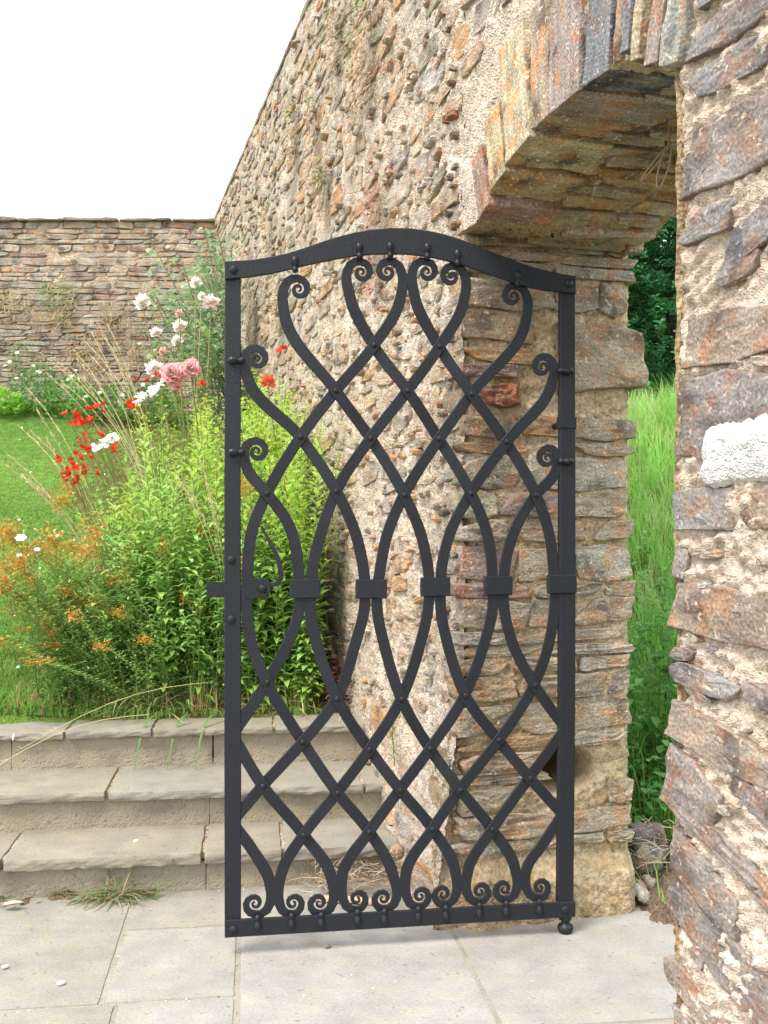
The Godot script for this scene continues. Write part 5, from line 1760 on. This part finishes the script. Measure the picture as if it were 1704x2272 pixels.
func build_field_plants() -> void:
	# dark evergreen filling the view through the arch
	var base := wall_at(8.9, 0, -4.0)
	base.y = field_y(base)
	var la := thing("evergreen_bush", "tall dense dark green evergreen bush on the bank beyond the archway", "bush", base)
	var w := MB.new()
	for i in 26:
		var a := rr(0, TAU)
		w.tube(PackedVector3Array([Vector3(cos(a) * 0.1, -0.2, sin(a) * 0.1), Vector3(cos(a) * 0.4, 1.0, sin(a) * 0.4), Vector3(cos(a) * rr(0.6, 1.0), rr(1.8, 3.0), sin(a) * rr(0.6, 1.0))]), 0.04, 0.01, 5, Color(0.12, 0.09, 0.06))
	part("branches", w.mesh(mat.dry), la)
	var lf := MB.new()
	for k in 7:
		var a := k * 2.4
		lf.leaf(Vector3.UP * 0.012 * k, Vector3(cos(a), 0.55, sin(a)), Vector3.UP, rr(0.05, 0.075), 0.026, 0.5, Color.WHITE, 0.2, 3)
	var places := []
	var cols := []
	var nz := noise(0.55, 121)
	while places.size() < 17000:
		var d := Vector3(rr(-1, 1), rr(-0.15, 1), rr(-1, 1))
		if d.length() < 0.05:
			continue
		d = d.normalized()
		var bumps := 1.0 + 0.22 * nz.get_noise_3dv(d * 5.0) + 0.1 * nz.get_noise_3dv(d * 14.0)
		var p := Vector3(d.x * 1.45, d.y * 3.0, d.z * 1.5) * bumps * pow(rng.randf(), 0.22)
		if p.y < 0.0:
			p.y = rr(0, 0.4)
		var b := Basis(Vector3.UP, rr(0, TAU)) * Basis(Vector3.RIGHT, rr(-0.3, 1.2))
		places.append(Transform3D(b.scaled(Vector3.ONE * rr(0.7, 1.25)), p))
		var c := Color(0.035, 0.13, 0.045).lerp(Color(0.08, 0.26, 0.09), rng.randf())
		c.a = 1.0
		cols.append(c)
	scatter("foliage", lf.mesh(mat.gloss), places, cols, la)
	var la2 := thing("evergreen_bush", "second dark evergreen bush on the bank, deeper in beyond the archway", "bush", wall_at(11.2, 2.3, -4.3))
	var f2 := scatter("foliage", lf.mesh(mat.gloss), places, cols, la2)
	f2.rotation.y = 1.3
	# broad-leaved weeds in the gap at the foot of the bank
	var kinds := ["tall broad-leaved green weeds just outside the archway against the bank", "low broad-leaved weeds at the foot of the archway opening"]
	for k in 2:
		base = wall_at(4.5, 0, -1.2) if k == 0 else wall_at(4.2, 0, -1.05)
		base.y = field_y(base)
		var wd := thing("broad_leaved_weed", kinds[k], "plant", base, "weeds outside the archway")
		var o := MB.new()
		for i in 40:
			var root := Vector3(rr(-0.3, 0.3), 0, rr(-0.3, 0.3))
			var p0 := base + root
			root.y = field_y(p0) - base.y
			var h := rr(0.4, 1.0) if k == 0 else rr(0.15, 0.4)
			for j in 16:
				var f := rr(0.15, 1.0)
				var a := rr(0, TAU)
				o.leaf(root + Vector3.UP * h * f, Vector3(cos(a), rr(0.0, 0.7), sin(a)), Vector3.UP, rr(0.05, 0.1), rr(0.028, 0.05), 0.7, Color(0.12, 0.34, 0.08).lerp(Color(0.28, 0.55, 0.16), rng.randf() * f), 0.2, 3)
		part("leaves", o.mesh(mat.leaf), wd).set_meta("kind", "stuff")

func build_small_things() -> void:
	# rubble lying in the archway
	var ns := noise(9.0, 131, 3)
	var lab := ["angular brown stone lying in the archway against the grass", "pale wedge of stone lying in the archway beside the brown one", "small grey stone chip in the archway", "flat grey stone chip at the edge of the paving in the archway", "small reddish stone chip in the archway"]
	var rub := [[3.9, 0.86, 0.13, Vector3(0.13, 0.14, 0.12), 16], [3.84, 0.83, 0.09, Vector3(0.09, 0.1, 0.1), 10], [3.74, 0.77, 0.05, Vector3(0.06, 0.04, 0.05), 4], [3.66, 0.7, 0.03, Vector3(0.1, 0.03, 0.08), 10], [3.72, 0.71, 0.045, Vector3(0.07, 0.04, 0.05), 6]]
	for i in 5:
		var q: Array = rub[i]
		var o := MB.new()
		o.block(q[3], 0.02, 0.02, ns, Vector3i(7, 7, 7), Vector3(i * 3.0, 0, 0), Color.WHITE, 0.2)
		var r := part("fallen_stone", o.mesh(tints[q[4]]), self, Transform3D(Basis(Vector3(0.4, 1, 0.3).normalized(), i * 1.3), wall_at(q[0], q[2], -q[1])))
		tag(r, lab[i], "stone", "stones lying in the archway")
	# dry roots and twigs in the archway and by the gate's foot
	for k in 2:
		var at := wall_at(3.8, 0.1, -0.76) if k == 0 else paved(0.42, 3.82, 0.0)
		var tw := thing("twig_heap", "bundle of dry brown roots on the rubble in the archway" if k == 0 else "heap of dry twigs and straw in the corner of the steps and the wall", "twigs", at)
		var o := MB.new()
		for i in 130 if k else 50:
			var a := rr(0, TAU)
			var p := Vector3(rr(-0.2, 0.17) if k else rr(-0.1, 0.1), rr(0.0, 0.09) * (1.0 if k else 1.8), rr(-0.05, 0.09))
			var d := Vector3(cos(a), rr(-0.25, 0.5), sin(a) * 0.6) * rr(0.05, 0.14)
			o.tube(PackedVector3Array([p, p + d * 0.5 + Vector3.UP * rr(-0.01, 0.02), p + d]), 0.0022, 0.001, 3, Color(0.32, 0.2, 0.13).lerp(Color(0.6, 0.5, 0.34), rng.randf()))
		part("twigs", o.mesh(mat.dry), tw).set_meta("kind", "stuff")
	var stick := MB.new()
	stick.block(Vector3(0.3, 0.016, 0.03), 0.005, 0.004, ns, Vector3i(10, 4, 4), Vector3.ZERO, Color(0.62, 0.42, 0.28), 0.2)
	tag(part("wood_strip", stick.mesh(mat.dry), self, Transform3D(Basis(Vector3.UP, -0.16), paved(0.36, 3.7, 0.012))), "strip of pale reddish wood lying on the paving behind the gate", "stick")
	for q in [[0.53, 3.72, 0.17, 0.035, Color(0.95, 0.75, 0.52), "small round tan stone resting at the wall's foot above the twigs"], [0.3, 3.8, 0.02, 0.03, Color(0.8, 0.82, 0.84), "blue-grey stone chip in the twigs behind the gate"]]:
		var o := MB.new()
		o.block(Vector3.ONE * q[3] * 1.5, q[3] * 0.6, 0.006, ns, Vector3i(6, 6, 6), Vector3.ZERO, q[4], 0.1)
		tag(part("pebble", o.mesh(mat.stone), self, Transform3D(Basis.IDENTITY, paved(q[0], q[1], q[2]))), q[5], "pebble")
	# bits on the paving and the steps
	for q in [[paved(-0.74, 3.29, 0.006), 0.009, Color(0.6, 0.59, 0.56), "white chip on the paving at the far left"], [paved(-0.55, 3.15, 0.006), 0.011, Color(0.55, 0.54, 0.5), "pale chip on the paving near the bottom of the big left flagstone"], [paved(-0.43, 4.05, 0.15), 0.008, Color(0.95, 0.95, 0.93), "tiny white chip on the bottom step's tread"], [paved(0.25, 3.32, 0.005), 0.009, Color(0.2, 0.16, 0.12), "tiny brown crumb on the paving below the gate"]]:
		var o := MB.new()
		o.block(Vector3(q[1] * 2.2, q[1], q[1] * 1.5), q[1] * 0.4, q[1] * 0.25, noise(60.0, 9), Vector3i(5, 5, 5), Vector3.ZERO, q[2], 0.1)
		tag(part("stone_chip", o.mesh(mat.dry), self, Transform3D(Basis(Vector3.UP, 0.6), q[0])), q[3], "pebble")
	var dl := MB.new()
	dl.leaf(Vector3(-0.035, 0.012, 0), Vector3(1, 0.12, 0.1), Vector3.UP, 0.075, 0.034, -0.1, Color(0.6, 0.42, 0.27), 0.5, 6)
	dl.leaf(Vector3(-0.03, 0.022, -0.006), Vector3(1, 0.08, 0.1), Vector3.UP, 0.066, 0.028, 0.1, Color(0.66, 0.5, 0.34), -0.5, 6)
	tag(part("dead_leaf", dl.mesh(mat.dry), self, Transform3D(Basis(Vector3.UP, 0.15), paved(-0.83, 3.79, 0.004))), "curled tan dead leaf on the paving by the ivy", "leaf")
	var mk := MB.new()
	mk.leaf(Vector3.ZERO, Vector3(0.15, 1, 0), Vector3.BACK, 0.035, 0.01, 0.0, Color(0.92, 0.92, 0.9), 0.2, 4)
	tag(part("feather", mk.mesh(mat.petal), self, Transform3D(Basis.IDENTITY, paved(-1.005, 4.598, 0.437))), "tiny white feather stuck to the top step's edge at the left", "feather")
	var gp := []
	var gc := []
	for i in 130:
		var a := rr(-1.2, 1.2)
		var b := rr(2.75, 3.9)
		if rng.randf() < 0.55:      # most of it lies along the joints and against the step
			var k := rng.randi() % 4
			b = [3.0, 3.5, 3.89, 3.55][k] + rr(-0.02, 0.02)
		elif rng.randf() < 0.4:
			a = [-0.41, -0.035, 0.675][rng.randi() % 3] + rr(-0.015, 0.015)
		var z := rr(0.3, 1.0)
		gp.append(Transform3D(Basis(Vector3.UP, rr(0, TAU)).scaled(Vector3(z, z * 0.6, z)), paved(a, b, 0.001)))
		gc.append([Color(0.5, 0.42, 0.32), Color(0.3, 0.24, 0.17), Color(0.75, 0.72, 0.66), Color(0.42, 0.36, 0.26)][rng.randi() % 4])
	var gm := MB.new()
	gm.lump(Vector3.ZERO, Vector3(0.005, 0.004, 0.0038), Color.WHITE, 5, 3)
	scatter("grit", gm.mesh(mat.dry), gp, gc, self)
	# a nail in the wall and a loop of cord hanging in the arch
	var nl := MB.new()
	nl.tube(PackedVector3Array([Vector3.ZERO, OUT * 0.05 + Vector3.DOWN * 0.004]), 0.003, 0.0028, 8, Color.WHITE)
	nl.tube(PackedVector3Array([OUT * 0.05 + Vector3.DOWN * 0.004, OUT * 0.054 + Vector3.DOWN * 0.0043]), 0.007, 0.007, 8, Color.WHITE)
	var steel := plain_mat(Color(0.6, 0.62, 0.65), 0.35)
	steel.metallic = 0.8
	tag(part("iron_nail", nl.mesh(steel), self, Transform3D(Basis.IDENTITY, wall_at(3.98, 2.56, 0.0))), "bright metal nail sticking out of the tall wall left of the arch", "nail")
	var cd := MB.new()
	var anchor := wall_at(2.92, 2.46, -0.345)
	for ring in [[Vector3(-0.075, -0.1, 0.0), 0.05], [Vector3(-0.03, -0.125, 0.02), 0.045]]:
		var pts := PackedVector3Array()
		for i in 17:
			var a := TAU * i / 16.0
			pts.append((ring[0] as Vector3) * (0.5 - 0.5 * cos(a)) + Vector3(0.016 * sin(a), 0.012 * sin(a), 0.0))
		cd.tube(pts, 0.0026, 0.0026, 5, Color(0.42, 0.33, 0.22))
	cd.tube(PackedVector3Array([Vector3(0, 0.06, 0), Vector3(0.004, 0.03, 0.003), Vector3.ZERO]), 0.0035, 0.0035, 5, Color(0.4, 0.26, 0.16))
	tag(part("cord_loop", cd.mesh(mat.dry), self, Transform3D(Basis.IDENTITY, anchor + Vector3(0, -0.04, 0))), "loop of tan cord hanging from the underside of the arch", "cord")
